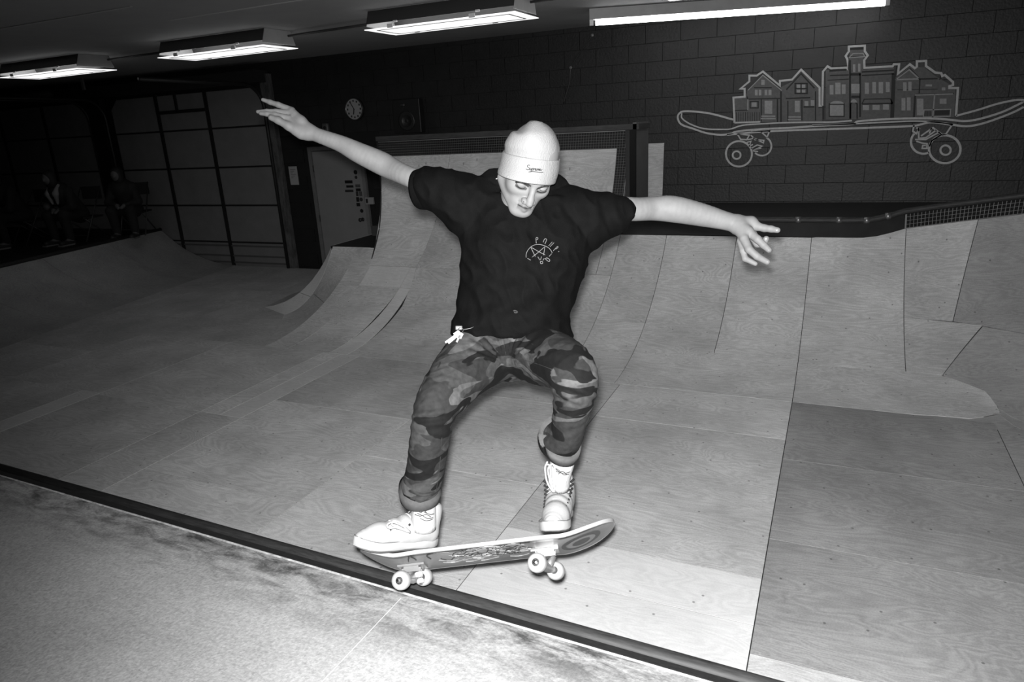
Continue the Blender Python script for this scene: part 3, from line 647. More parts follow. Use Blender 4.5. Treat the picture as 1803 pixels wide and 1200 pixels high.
# houses: outline, grey walls, black shadow bands, lit windows
hA = [A(672, 742), A(662, 500), A(770, 492), A(770, 415), A(730, 415), A(815, 345), A(815, 290), A(885, 290), A(945, 250), A(1108, 385), A(1108, 340), A(1225, 328), A(1312, 232), A(1490, 405), A(1490, 580), A(1515, 580)]
hB = [A(1515, 580), A(1522, 250), A(1565, 200), A(1600, 220), A(1755, 212), B(298, 290), B(298, 215), B(283, 185), B(310, 145), B(310, 105), B(445, 98), B(445, 145), B(470, 180), B(440, 220), B(442, 285), B(680, 272), B(690, 255), B(735, 255), B(725, 335), B(825, 255), B(868, 288), B(885, 275), B(885, 230), B(962, 226), B(962, 270), B(1040, 325), B(1090, 330), B(1100, 355), B(1120, 345), B(1190, 405), B(1190, 430), B(1160, 440), B(1160, 455), B(1232, 455), B(1215, 690)]
lines('painted_house_outline', [(hA, 3.4), (hB, 3.4), ([A(672, 742), A(920, 732)], 2.8)])
fills('painted_house', [hA[:4]+[A(800, 500), A(800, 730), A(672, 735)], [A(790, 440), A(945, 270), A(1110, 420), A(1110, 735), A(800, 735)]], paint_fill, .0002)
fills('painted_house', [[A(1115, 400), A(1230, 345), A(1312, 255), A(1480, 415), A(1480, 600), A(1515, 600), A(1515, 730), A(1115, 735)]], paint_fill, .0002)
fills('painted_house', [[B(115, 300), B(310, 300), B(318, 120), B(438, 115), B(432, 300), B(690, 285), B(690, 712), B(115, 722)]], paint_fill, .0002)
fills('painted_house', [[B(700, 370), B(825, 275), B(950, 280), B(1020, 340), B(1170, 430), B(1210, 470), B(1200, 700), B(690, 705)]], paint_fill, .0002)
dk = []
dk += [([A(800, 432), A(945, 275), A(1115, 425)], 3), ([A(860, 405), A(1030, 405)], 2), ([A(800, 515), A(1110, 508)], 2), ([A(822, 540), A(900, 538), A(900, 600), A(822, 600)], 2, dict(closed=True)), ([A(930, 515), A(930, 730)], 2), ([A(1085, 515), A(1085, 735)], 2.5), ([A(1120, 440), A(1120, 735)], 2.5), ([A(672, 625), A(800, 620)], 2),
       ([A(1170, 425), A(1312, 270), A(1440, 410)], 2.5), ([A(1255, 365), A(1370, 365), A(1370, 460), A(1255, 460)], 2.5, dict(closed=True)), ([A(1255, 412), A(1370, 412)], 2), ([A(1312, 365), A(1312, 460)], 2), ([A(1165, 510), A(1400, 500)], 2.2), ([A(1185, 530), A(1185, 730)], 2), ([A(1320, 520), A(1320, 720)], 2), ([A(1450, 440), A(1450, 720)], 2), ([A(1335, 590), A(1440, 590)], 2.5)]
for x in range(690, 920, 22): dk.append(([A(x, 640), A(x, 730)], 1.1))
dk += [([B(145, 310), B(290, 300)], 3.5), ([B(150, 350), B(310, 345)], 2), ([B(130, 390), B(310, 380)], 1.5), ([B(320, 220), B(320, 715)], 3), ([B(405, 330), B(405, 700)], 3), ([B(320, 340), B(410, 340)], 4), ([B(310, 195), B(450, 190)], 2), ([B(318, 125), B(435, 120)], 4), ([B(330, 530), B(405, 530)], 4), ([B(325, 715), B(325, 590), B(350, 560), B(380, 590), B(380, 715)], 2.5),
       ([B(420, 320), B(690, 305)], 2.5), ([B(420, 350), B(690, 335)], 2), ([B(420, 590), B(440, 550), B(660, 545), B(680, 585)], 1.8), ([B(420, 590), B(680, 585)], 2.4), ([B(690, 330), B(675, 710)], 6), ([B(145, 590), B(270, 590), B(270, 695), B(145, 695)], 2, dict(closed=True)), ([B(90, 310), B(95, 720)], 3),
       ([B(710, 380), B(825, 290), B(910, 380)], 2.5), ([B(900, 380), B(1060, 375)], 2.5), ([B(910, 380), B(905, 500)], 2), ([B(880, 510), B(1200, 500)], 2), ([B(870, 520), B(860, 700)], 3), ([B(720, 470), B(1060, 465)], 1.2), ([B(1075, 385), B(1120, 345), B(1170, 400)], 2)]
for x in range(950, 1010, 12): dk.append(([B(x, 650), B(x, 695)], 1.2))
dk.append(([B(1035, 665), B(1165, 660)], 8))
lines('painted_shadow_lines', dk, paint_dark, .0008)
wn = [rc(A, 930, 330, 962, 378), rc(A, 868, 425, 895, 480), rc(A, 905, 425, 930, 480), rc(A, 962, 425, 988, 478), rc(A, 998, 425, 1028, 478), rc(A, 838, 545, 885, 588), rc(A, 962, 530, 1035, 655), rc(A, 930, 672, 1065, 686), rc(A, 925, 695, 1068, 708),
      rc(A, 1270, 375, 1305, 408), rc(A, 1318, 375, 1352, 408), rc(A, 1270, 425, 1305, 452), rc(A, 1318, 425, 1352, 452), rc(A, 1252, 530, 1300, 640), rc(A, 1345, 535, 1382, 580), rc(A, 1405, 525, 1440, 578), rc(A, 1190, 680, 1310, 692), rc(A, 1185, 705, 1310, 718)]
wn += [rc(B, 148, 430, 180, 510), rc(B, 195, 410, 240, 508), rc(B, 250, 425, 282, 505), rc(B, 150, 600, 265, 690), circ(B, 210, 588, 58, 24, 12, math.pi, 2*math.pi), rc(B, 345, 255, 365, 320), rc(B, 388, 250, 408, 318), rc(B, 330, 420, 400, 500),
       rc(B, 445, 410, 480, 505), rc(B, 508, 405, 540, 500), rc(B, 562, 405, 600, 500), rc(B, 622, 405, 655, 490), rc(B, 428, 600, 480, 642), rc(B, 510, 598, 570, 640), rc(B, 598, 592, 648, 638), circ(B, 352, 578, 26, 28, 12, math.pi, 2*math.pi),
       rc(B, 768, 408, 798, 480), rc(B, 812, 402, 840, 478), rc(B, 755, 540, 788, 645), rc(B, 800, 535, 832, 645), rc(B, 885, 545, 940, 685), rc(B, 958, 425, 1012, 442), rc(B, 1095, 450, 1125, 475), rc(B, 1078, 545, 1135, 588)]
for q in wn: fills('painted_window', [q], paint_win, .0012)
lines('painted_trim', [([A(800, 432), A(945, 285), A(1125, 432)], 1.8), ([A(800, 515), A(800, 620)], 2), ([B(705, 385), B(905, 378)], 2.2), ([B(705, 385), B(820, 300), B(905, 378)], 2), ([B(870, 515), B(1190, 505)], 2), ([B(1035, 510), B(1018, 705)], 2), ([B(940, 700), B(945, 640), B(1170, 635), B(1165, 695), B(940, 700)], 1.6), ([B(310, 200), B(345, 165), B(430, 162), B(445, 190), B(310, 200)], 1.6)], paint_win, .0014)
# ---------------------------------------------------------------- implicit-surface modeller (camera-aligned axes)
def C(px, py, zc): return np.array([(px-CX)/FPX*zc, (py-CY)/FPX*zc, zc])
def to_world(v): return np.asarray(v) @ M.T + ORG
class Field:
    def __init__(s, lo, hi, vx):
        s.lo = np.array(lo, float); s.vx = vx; s.n = np.ceil((np.array(hi)-s.lo)/vx).astype(int)+1
        s.d = np.full(s.n, .05, np.float32)
    def block(s, a, b):
        i0 = np.clip(np.floor((a-s.lo)/s.vx).astype(int), 0, s.n); i1 = np.clip(np.ceil((b-s.lo)/s.vx).astype(int)+1, 0, s.n)
        sl = tuple(slice(x, y) for x, y in zip(i0, i1))
        ax = [(s.lo[k]+np.arange(i0[k], i1[k])*s.vx).astype(np.float32) for k in range(3)]
        return sl, ax
    def smin(s, sl, d, k):
        if d.size == 0: return
        c = s.d[sl]; h = np.maximum(k-np.abs(c-d), 0)/k; s.d[sl] = np.minimum(c, d)-h*h*k*.25
    def smax(s, sl, d, k):
        if d.size == 0: return
        c = s.d[sl]; h = np.maximum(k-np.abs(c-d), 0)/k; s.d[sl] = np.maximum(c, d)+h*h*k*.25
    def cone(s, a, b, ra, rb, k=.01, cut=False):
        a, b = np.asarray(a, float), np.asarray(b, float); pad = max(ra, rb)+k+4*s.vx
        sl, (X, Y, Z) = s.block(np.minimum(a, b)-pad, np.maximum(a, b)+pad)
        X = X[:, None, None]-a[0]; Y = Y[None, :, None]-a[1]; Z = Z[None, None, :]-a[2]; e = b-a; l2 = max(float(e@e), 1e-12)
        t = np.clip((X*e[0]+Y*e[1]+Z*e[2])/l2, 0, 1)
        d = np.sqrt((X-t*e[0])**2+(Y-t*e[1])**2+(Z-t*e[2])**2)-(ra+(rb-ra)*t)
        (s.smax(sl, -d, k) if cut else s.smin(sl, d, k)); return s
    def chain(s, pts, rs, k=.01, fine=0):
        if fine:
            q = smooth_curve(np.c_[np.array(pts), rs], (len(pts)-1)*fine+1); pts = q[:, :3]; rs = q[:, 3]; k = .001
        for i in range(len(pts)-1): s.cone(pts[i], pts[i+1], rs[i], rs[i+1], k)
        return s
    def ell(s, c, r, Rm=None, k=.01, cut=False):
        c = np.asarray(c, float); r = np.asarray(r, float); pad = r.max()+k+4*s.vx
        sl, (X, Y, Z) = s.block(c-pad, c+pad); Q = np.stack(np.meshgrid(X-c[0], Y-c[1], Z-c[2], indexing='ij'), -1)
        if Rm is not None: Q = Q @ np.asarray(Rm, np.float32)
        k0 = np.linalg.norm(Q/r, axis=-1); k1 = np.linalg.norm(Q/(r*r), axis=-1); d = k0*(k0-1)/np.maximum(k1, 1e-9)
        (s.smax(sl, -d, k) if cut else s.smin(sl, d, k)); return s
    def mesh(s):
        d = s.d; neg = d < 0; n = s.n
        idx = -np.ones(tuple(n-1), np.int32)
        mixed = np.zeros(tuple(n-1), bool); cross = []
        for ax in range(3):
            sl0 = [slice(None)]*3; sl1 = [slice(None)]*3; sl0[ax] = slice(0, -1); sl1[ax] = slice(1, None)
            e = np.argwhere(neg[tuple(sl0)] != neg[tuple(sl1)]); e = e[((e > 0) & (e < np.array(n)-2)).all(1)]; cross.append(e)
        acc = {}
        cells = []; pts = []
        for ax, e in enumerate(cross):
            if len(e) == 0: continue
            f = e.copy(); f[:, ax] += 1
            da = d[tuple(e.T)]; db = d[tuple(f.T)]; t = da/(da-db); p = e.astype(np.float64); p[:, ax] += t
            o1, o2 = [k for k in range(3) if k != ax]
            for a_ in (0, -1):
                for b_ in (0, -1):
                    c = e.copy(); c[:, o1] += a_; c[:, o2] += b_; cells.append(c); pts.append(p)
        cells = np.concatenate(cells); pts = np.concatenate(pts); key = np.ravel_multi_index(cells.T, tuple(n))
        uq, inv = np.unique(key, return_inverse=True); cnt = np.bincount(inv)
        V = np.stack([np.bincount(inv, pts[:, k])/cnt for k in range(3)], 1)
        faces = []
        for ax, e in enumerate(cross):
            if len(e) == 0: continue
            o1, o2 = (ax+1) % 3, (ax+2) % 3; q = []
            for a_, b_ in ((-1, -1), (0, -1), (0, 0), (-1, 0)):
                c = e.copy(); c[:, o1] += a_; c[:, o2] += b_; q.append(np.searchsorted(uq, np.ravel_multi_index(c.T, tuple(n))))
            q = np.stack(q, 1); fl = ~neg[tuple(e.T)]; q[fl] = q[fl][:, ::-1]; faces.append(q)
        return s.lo+V*s.vx, np.concatenate(faces)
def fast_obj(name, v, f, m, parent=None, smooth=True, world=True):
    v = to_world(v) if world else np.asarray(v)
    if parent is not None and parent.type == 'EMPTY': v = v-np.array(parent.location)
    me = bpy.data.meshes.new(name); f = np.asarray(f, np.int32); nf = len(f)
    me.vertices.add(len(v)); me.vertices.foreach_set('co', np.ascontiguousarray(v, np.float32).ravel())
    me.loops.add(nf*4); me.loops.foreach_set('vertex_index', f.ravel()); me.polygons.add(nf)
    me.polygons.foreach_set('loop_start', np.arange(0, nf*4, 4, dtype=np.int32)); me.polygons.foreach_set('use_smooth', np.ones(nf, bool))
    me.update(calc_edges=True); me.validate()
    if m: me.materials.append(m)
    return link(bpy.data.objects.new(name, me), parent)
def loft(rings, n=40, ends=True, pw=2.0):
    """rings: (outer px,py, inner px,py, depth, half thickness) -> closed tube in camera axes"""
    R_ = [(C(a, b, z+(r[6] if len(r) > 6 else 0)), C(c, d, z-(r[6] if len(r) > 6 else 0)), h) for r in rings for (a, b, c, d, z, h) in [r[:6]]]
    cen = [(p+q)/2 for p, q, h in R_]; V = []; k = len(R_)
    for i, (p, q, h) in enumerate(R_):
        t = cen[min(i+1, k-1)]-cen[max(i-1, 0)]; mj = (p-q)/2; mn = np.cross(t, mj); mn /= np.linalg.norm(mn)+1e-12; mn *= h
        if i and np.dot(mn, last) < 0: mn = -mn
        last = mn
        for j in range(n):
            a = 2*math.pi*j/n; ca, sa = math.cos(a), math.sin(a)
            V.append(cen[i]+mj*math.copysign(abs(ca)**(2/pw), ca)+mn*math.copysign(abs(sa)**(2/pw), sa))
    f = []
    for i in range(k-1):
        for j in range(n): f.append((i*n+j, i*n+(j+1) % n, (i+1)*n+(j+1) % n, (i+1)*n+j))
    if ends:
        V += [cen[0], cen[-1]]
        for j in range(n): f.append((k*n, (j+1) % n, j)); f.append((k*n+1, (k-1)*n+j, (k-1)*n+(j+1) % n))
    return np.array(V), f
def dense(rings, m=4):
    a = np.array([list(r)+[0]*(7-len(r)) for r in rings], float); return smooth_curve(a, (len(rings)-1)*m+1).tolist()
def fuse(name, parts, vox, m, parent, relax=4, fac=.5, disp=None):
    me = bpy.data.meshes.new(name); V = []; F_ = []
    for v, f in parts: F_ += [tuple(i+len(V) for i in q) for q in f]; V += to_world(v).tolist()
    me.from_pydata(V, [], F_); bm = bmesh.new(); bm.from_mesh(me)
    lab = {}
    for island in (1,):
        bmesh.ops.recalc_face_normals(bm, faces=bm.faces)
    bm.to_mesh(me); bm.free()
    o = bpy.data.objects.new(name, me); COL.objects.link(o)
    r = o.modifiers.new('r', 'REMESH'); r.mode = 'VOXEL'; r.voxel_size = vox
    s_ = o.modifiers.new('s', 'SMOOTH'); s_.iterations = relax; s_.factor = fac
    dg = bpy.context.evaluated_depsgraph_get(); ne = bpy.data.meshes.new_from_object(o.evaluated_get(dg)); bpy.data.objects.remove(o)
    n_ = len(ne.vertices); co = np.empty(n_*3, np.float32); ne.vertices.foreach_get('co', co); co = co.reshape(-1, 3).astype(float)
    if disp is not None:
        no = np.empty(n_*3, np.float32); ne.vertex_normals.foreach_get('vector', no); no = no.reshape(-1, 3)
        co = co+no*np.array([disp(p) for p in co])[:, None]
    if parent is not None: co = co-np.array(parent.location)
    ne.vertices.foreach_set('co', co.astype(np.float32).ravel()); ne.materials.clear(); ne.materials.append(m)
    ne.polygons.foreach_set('use_smooth', np.ones(len(ne.polygons), bool)); ne.update(); ne.name = name
    o = bpy.data.objects.new(name, ne); return link(o, parent)
def bvh_of(o):
    dg = bpy.context.evaluated_depsgraph_get(); bpy.context.view_layer.update()
    me = o.evaluated_get(dg).to_mesh(); mwx = np.array(o.matrix_world)
    v = [o.matrix_world @ x.co for x in me.vertices]; return BVHTree.FromPolygons(v, [tuple(p.vertices) for p in me.polygons])
def on_surface(bv, pts, off=.0015, n=None, sm=False):
    if sm: pts = smooth_curve(pts, n or len(pts)*4)
    elif n: pts = resample(pts, n)
    out = []
    for px, py in pts:
        r = ray(px, py); h = bv.ray_cast(Vector(ORG), Vector(r).normalized())
        if h[0] is not None: out.append(np.array(h[0]+h[1]*off*(1 if h[1].dot(Vector(r)) < 0 else -1)))
    return out
def stitched(name, bv, strokes, r, m, parent, off=.001):
    mb = MB()
    for s_ in strokes:
        p = on_surface(bv, s_, off, max(3, len(s_)*3), True) if len(s_) > 2 else on_surface(bv, s_, off, 8)
        if len(p) > 1: mb.tube(p, r, 6)
    return mb.build(name, m, parent, True)

# ---------------------------------------------------------------- the skater
skater = empty('person', tuple(P(860, 950, 2.1)), 'airborne skater in white beanie, black t-shirt and camouflage trousers, arms spread', 'person')
RH = np.array([[0.92618258, 0.14155679, 0.34949608], [0.10656361, 0.79081696, -0.60270451], [0.36170435, -0.59545798, -0.71735609]])
CH = np.array([0.04740527, -0.49614784, 2.02])*(1.985/2.02)
def Hd(x, y, z): return RH @ np.array([x, y, z])+CH
b = Field(C(440, 150, 2.3)-.02, C(1390, 640, 2.3)+.02, .0023)
b.lo[2] = 1.86; b.n[2] = int((2.42-1.86)/.0023)+1; b.d = np.full(b.n, .05, np.float32)
# torso hidden inside the shirt
b.chain([C(905, 585, 2.25), C(910, 500, 2.22), C(915, 420, 2.19)], [.085, .095, .10], .03); b.chain([C(815, 350, 2.17), C(915, 372, 2.17), C(1020, 362, 2.17)], [.045, .06, .045], .03)
b.chain([Hd(0, -.035, -.05), C(908, 368, 2.14), C(912, 400, 2.18)], [.050, .050, .06], .02)
# arm on the left of the picture and its open hand
za = 2.26
b.chain([C(815, 350, 2.17), C(725, 313, 2.21), C(690, 297, 2.25), C(671, 287, za), C(630, 268, za), C(600, 253, za), C(562, 239, za), C(545, 232, za)], [.042, .032, .0345, .037, .0325, .0265, .0225, .0225], .012, 6)
b.chain([C(546, 231, za), C(530, 214, za-.005), C(514, 196, za)], [.020, .0165, .012], .012); b.chain([C(540, 236, za-.005), C(524, 228, za-.012), C(508, 210, za-.012)], [.020, .0165, .011], .012)
b.chain([C(514, 194, za+.004), C(490, 184.5, za), C(476, 180, za), C(463, 175.5, za)], [.0105, .0088, .0078, .0060], .005)
b.chain([C(512, 199, za), C(486, 196.5, za-.006), C(470, 196, za-.006), C(454, 196.5, za-.004)], [.0105, .0088, .0075, .0060], .004)
b.chain([C(508, 208, za-.012), C(484, 202, za-.020), C(470, 200.5, za-.022), C(459, 199.5, za-.022)], [.0105, .0090, .0078, .0062], .004)
b.chain([C(516, 202, za+.02), C(497, 198, za+.030), C(484, 203, za+.032)], [.0105, .0085, .0065], .004)
b.chain([C(530, 236, za-.012), C(508, 222, za-.022), C(490, 212, za-.028), C(477, 207, za-.03)], [.0165, .0130, .0108, .0088], .007)
# arm on the right of the picture and its curled hand
zb_ = 2.22
b.chain([C(1020, 362, 2.17), C(1110, 368, 2.19), C(1150, 367, zb_), C(1185, 368, zb_), C(1235, 378, zb_), C(1275, 388, zb_), C(1298, 394, zb_)], [.045, .037, .0375, .0415, .036, .029, .0275], .012, 6)
b.chain([C(1300, 393, zb_), C(1322, 393, zb_-.01), C(1332, 398, zb_-.02)], [.026, .0205, .014], .012); b.chain([C(1300, 398, zb_-.01), C(1318, 408, zb_-.035)], [.025, .0175], .012); b.chain([C(1302, 402, zb_-.015), C(1310, 419, zb_-.045)], [.022, .0135], .012)
b.chain([C(1331, 398, zb_-.02), C(1346, 401.5, zb_-.03), C(1358, 403, zb_-.035), C(1369, 405, zb_-.04)], [0.0137, 0.0114, 0.0103, 0.0089], .005)
b.chain([C(1319, 409, zb_-.035), C(1334, 421, zb_-.055), C(1344, 431, zb_-.06), C(1354, 440, zb_-.06)], [0.0142, 0.0120, 0.0106, 0.0091], .004)
b.chain([C(1310, 420, zb_-.045), C(1319, 439, zb_-.065), C(1333, 451, zb_-.07), C(1351, 461, zb_-.07)], [0.0137, 0.0120, 0.0108, 0.0089], .004)
b.chain([C(1304, 424, zb_-.03), C(1308, 441, zb_-.045), C(1312, 455, zb_-.05), C(1330, 464, zb_-.055)], [0.0120, 0.0100, 0.0093, 0.0071], .004)
b.chain([C(1318, 402, zb_+.005), C(1334, 428, zb_+.01), C(1344, 430, zb_+.0), C(1349, 420, zb_-.005)], [0.0171, 0.0131, 0.0112, 0.0093], .005)
# head
def hc(a, c, ra, rb, k=.008, cut=False): b.cone(Hd(*a), Hd(*c), ra, rb, k, cut)
def he(c, r, k=.01, cut=False): b.ell(Hd(*c), r, RH, k, cut)
he((0, -.015, .035), (.071, .092, .098)); he((0, .02, -.020), (.063, .064, .070), .02)
for sx in (-1, 1):
    hc((sx*.057, -.005, -.048), (sx*.016, .064, -.088), .018, .018, .03); he((sx*.040, .050, -.022), (.021, .022, .020), .02)
    hc((sx*.046, .064, .020), (sx*.012, .080, .018), .009, .009, .015)
hc((-.006, .068, -.087), (.006, .070, -.087), .021, .021, .02)
he((0, .060, -.060), (.036, .026, .024), .015)
for sx in (-1, 1):
    he((sx*.031, .090, -.001), (.017, .015, .0115), .016, True); he((sx*.0315, .0635, -.002), (.0165, .0155, .0135), .003)
hc((0, .081, .012), (0, .0985, -.026), .0065, .0095, .010); hc((0, .0985, -.026), (0, .104, -.036), .0095, .0105, .006)
for sx in (-1, 1): he((sx*.0125, .092, -.039), (.0085, .011, .0085), .006); he((sx*.0065, .098, -.048), (.0035, .005, .004), .003, True)
hc((-.021, .078, -.0615), (-.006, .0885, -.0575), .0048, .0062, .005); hc((-.006, .0885, -.0575), (.006, .0885, -.0575), .0062, .0062, .005); hc((.006, .0885, -.0575), (.021, .078, -.0615), .0062, .0048, .005)
hc((-.019, .078, -.0680), (0, .0875, -.0705), .0050, .0078, .005); hc((0, .0875, -.0705), (.019, .078, -.0680), .0078, .0050, .005)
for sx in (-1, 1): hc((0, .0955, -.0635), (sx*.021, .084, -.0635), .0022, .0016, .003, True)
V, Fc = b.mesh()
# skin tone differences that belong to the face: brows, lashes, lips, stubble, nails; lid crease and mouth line are painted shade
hl = (V-CH) @ RH
def gauss(x): return np.exp(-x*x)
tone = np.ones(len(V))
front = hl[:, 1] > .045
inh = front & (np.abs(hl[:, 0]) < .07) & (hl[:, 2] > -.13) & (hl[:, 2] < .06)
ax_ = np.abs(hl[:, 0])
brow_z = .0095+.004*np.sin(np.clip((ax_-.012)/.036, 0, 1)*math.pi)
brow = gauss((hl[:, 2]-brow_z)/.0042)*((ax_ > .011) & (ax_ < .050))*inh
lash_z = -.0075-.005*np.cos((ax_-.0315)/.016*1.4)
lash = gauss((hl[:, 2]-lash_z)/.0033)*((ax_ > .015) & (ax_ < .048))*inh
crease = gauss((hl[:, 2]-(.0065+.002*np.cos((ax_-.0315)/.016*1.4)))/.0018)*((ax_ > .019) & (ax_ < .046))*inh
lips = gauss((hl[:, 2]+.0640)/.009)*(ax_ < .0225)*inh
mouth = gauss((hl[:, 2]+.0637)/.0026)*(ax_ < .0215)*inh
stub = gauss((hl[:, 2]+.050)/.005)*(ax_ < .024)*inh
tone *= (1-.90*brow)*(1-.97*lash)*(1-.35*crease)*(1-.50*lips)*(1-.85*mouth)*(1-.30*stub)
skin = mat('skin', .15, .62, var=.10, scale=25, spec=.22)
nt = skin.node_tree; bs = nt.nodes['Principled BSDF']; old = bs.inputs['Base Color'].links[0].from_socket
at = nt.nodes.new('ShaderNodeAttribute'); at.attribute_name = 'tone'; mm = nt.nodes.new('ShaderNodeMath'); mm.operation = 'MULTIPLY'
nt.links.new(old, mm.inputs[0]); nt.links.new(at.outputs['Fac'], mm.inputs[1]); nt.links.new(mm.outputs[0], bs.inputs['Base Color'])
body = fast_obj('body', V, Fc, skin, skater); body['label'] = 'bare arms, hands, neck and downturned face'
at_ = body.data.attributes.new('tone', 'FLOAT', 'POINT'); at_.data.foreach_set('value', tone.astype(np.float32))
print('body', len(V)); del b
# hair tuft and finger nails
MB().tube([C2 for C2 in to_world([C(886, 311, 2.03), C(879, 313, 2.03), C(873, 315, 2.03)])], [.004, .003, .001], 6).build('hair_tuft', mat('fair_hair', .35, .5), skater, True)
bvb = bvh_of(body)
lash_m = mat('dark_brow_hair', .006, .7)
for nm_, r_, ss in (('eyelash', .0011, [[(909, 322), (912, 327), (916, 330.5), (921, 331.3), (926, 328.8)]]), ('eyelash', .0011, [[(950, 333.5), (954, 335.8), (959, 335.8), (963, 332)]]),
                    ('eyebrow', .0021, [[(908, 320.5), (917, 321.5), (925, 324.5), (931, 328.5)], [(909, 319), (917, 319.5), (926, 322), (931, 326)]]), ('eyebrow', .0021, [[(945, 332.5), (950, 330.8), (957, 328.6), (966, 327)], [(948, 330.5), (956, 327.5), (965, 325.5)]])):
    stitched(nm_, bvb, ss, r_, lash_m, skater, .0002)
nm = mat('finger_nail', .16, .3)
def nail(c, w_, h_, ang):
    ca, sa = math.cos(ang), math.sin(ang)
    pts = on_surface(bvb, [(c[0]+ca*w_*math.cos(t)-sa*h_*math.sin(t), c[1]+sa*w_*math.cos(t)+ca*h_*math.sin(t)) for t in np.linspace(0, 2*math.pi, 12, endpoint=False)], .0008)
    if len(pts) == 12: MB().add(pts, [tuple(range(12))]).build('finger_nail', nm, skater)
nail((479, 206.5), 3.2, 2.2, .45); nail((1353, 439.5), 1.6, 1.4, .7); nail((1349.5, 460), 1.6, 1.3, .4); nail((1367, 404.6), 1.8, 1.5, .1); nail((1348.5, 421), 1.8, 2.0, 0)
q = on_surface(bvb, [(922.5, 355)], .001)
if q: MB().lathe([(.0018, 0), (.0022, .002), (.0012, .004)], q[0], -FW, 10).build('nose_stud', mat('polished_stud', .9, .15, 1.0), skater)

# t-shirt ------------------------------------------------------------------
shirt_m = mat('black_cotton', .0028, .8, var=.2, scale=30, spec=.05, bump=.15, bscale=300)
tors = dense([(868, 342, 962, 350, 2.16, .055), (838, 324, 1000, 338, 2.17, .070), (806, 338, 1038, 350, 2.18, .088), (800, 372, 1046, 382, 2.185, .105), (808, 410, 1046, 418, 2.185, .125), (814, 440, 1037, 452, 2.185, .135), (812, 490, 1021, 500, 2.19, .130), (806, 530, 1006, 540, 2.205, .128), (797, 562, 1003, 566, 2.215, .135), (794, 588, 1009, 592, 2.22, .130)], 4)
hem = [(800, 590, 1003, 594, 2.22, .122), (812, 570, 992, 574, 2.22, .110)]
sleeveL = dense([(880, 318, 880, 420, 2.18, .075), (835, 309, 828, 425, 2.18, .085), (800, 301, 793, 404, 2.18, .088), (762, 298, 770, 378, 2.185, .075), (746, 297, 756, 369, 2.20, .064), (741, 299, 744, 366, 2.205, .062)], 4)
slhL = [(746, 308, 748, 357, 2.205, .048), (757, 310, 762, 360, 2.20, .050)]
sleeveR = dense([(955, 330, 965, 440, 2.18, .075), (1003, 330, 1030, 442, 2.18, .085), (1040, 337, 1052, 436, 2.18, .085), (1080, 343, 1085, 414, 2.18, .072), (1092, 345, 1092, 406, 2.188, .064), (1099, 346, 1095, 402, 2.192, .060)], 4)
slhR = [(1094, 355, 1090, 390, 2.190, .046), (1078, 352, 1074, 394, 2.185, .046)]
def fold(p):
    q = (np.asarray(p)-ORG) @ M; u = q[0]/q[2]*FPX+CX; v = q[1]/q[2]*FPX+CY
    a = noise.noise(Vector((q[0]*9, q[1]*6, q[2]*5))); c = noise.noise(Vector((q[0]*22+5, q[1]*16-q[0]*9, q[2]*12)))
    d = .0075*a+.0062*(1-2*abs(c))
    d += .0075*math.sin((u-v*.35)*.16)*math.exp(-((u-1085)/32)**2)*math.exp(-((v-372)/40)**2)     # bunched sleeve
    d += .0065*math.sin((u*.5+v)*.11)*math.exp(-((v-545)/45)**2)*math.exp(-((u-900)/90)**2)
    d += .0065*math.sin((v-u*.45)*.10)*math.exp(-((v-460)/60)**2)*math.exp(-((u-960)/80)**2)
    return d
shirt = fuse('t_shirt', [loft(tors+hem, 48), loft(sleeveL+slhL, 36), loft(sleeveR+slhR, 36)], .0042, shirt_m, skater, 6, .5, fold)
shirt['label'] = 'loose black crew neck t-shirt with a small white chest emblem'
bvs = bvh_of(shirt)
for rg in ([(758, 296.5, 766, 371, 2.195, .070), (749, 296, 757, 369.5, 2.203, .069), (738.5, 299, 738, 368, 2.212, .067), (737.5, 301, 737.5, 366, 2.213, .064), (742, 305, 742.5, 362, 2.213, .060), (756, 309, 760, 362, 2.205, .056)],
           [(1077, 344, 1078, 408, 2.188, .066), (1089, 345.5, 1087, 403, 2.196, .064), (1099.5, 347, 1092.5, 398, 2.203, .061), (1100, 349, 1092.5, 396, 2.204, .058), (1096, 352.5, 1089, 392, 2.204, .054), (1081, 352, 1076, 394, 2.196, .050)]):
    v_, f_ = loft(dense(rg, 3), 44, ends=False); mesh_obj('sleeve_hem', to_world(v_), f_, shirt_m, skater, True)
cpts = [C(px, py, z) for px, py, z in ((878, 342, 2.15), (884, 362, 2.11), (896, 379, 2.09), (915, 387, 2.082), (937, 381, 2.085), (954, 366, 2.10), (964, 346, 2.15))]
MB().tube(to_world(smooth_curve(cpts, 30)), .0095, 10).build('collar', shirt_m, skater, True)
bvs2 = bvs
wt = mat('white_screen_print', .11, .7)
E = lambda x, y: (900+x/15, 400+y/15)
emb = [[E(395, 800), E(400, 700), E(440, 610), E(520, 520), E(610, 470), E(720, 455), E(820, 470), E(910, 500), E(990, 550), E(1050, 620), E(1080, 680)], [E(525, 530), E(640, 770)], [E(525, 530), E(720, 640), E(900, 730)], [E(895, 510), E(740, 640), E(550, 790)], [E(895, 510), E(855, 735)], [E(1065, 695), E(1000, 765)], [E(430, 815), E(520, 865)],
       [E(660, 425), E(655, 290), E(700, 275), E(705, 310), E(665, 340)], [E(845, 400), E(885, 310), E(935, 330), E(890, 445)], [E(985, 490), E(1085, 385)], [E(1020, 515), E(1130, 405)], [E(1110, 620), E(1215, 510), E(1235, 530), E(1180, 575), E(1160, 555)], [E(1235, 645), E(1265, 640)],
       [E(700, 775), E(755, 860)], [E(800, 770), E(775, 860)], [E(770, 900), E(825, 900), E(830, 950), E(775, 950), E(770, 900)], [E(875, 815), E(840, 870)], [E(900, 825), E(950, 805), E(1015, 855), E(995, 900), E(900, 830)]]
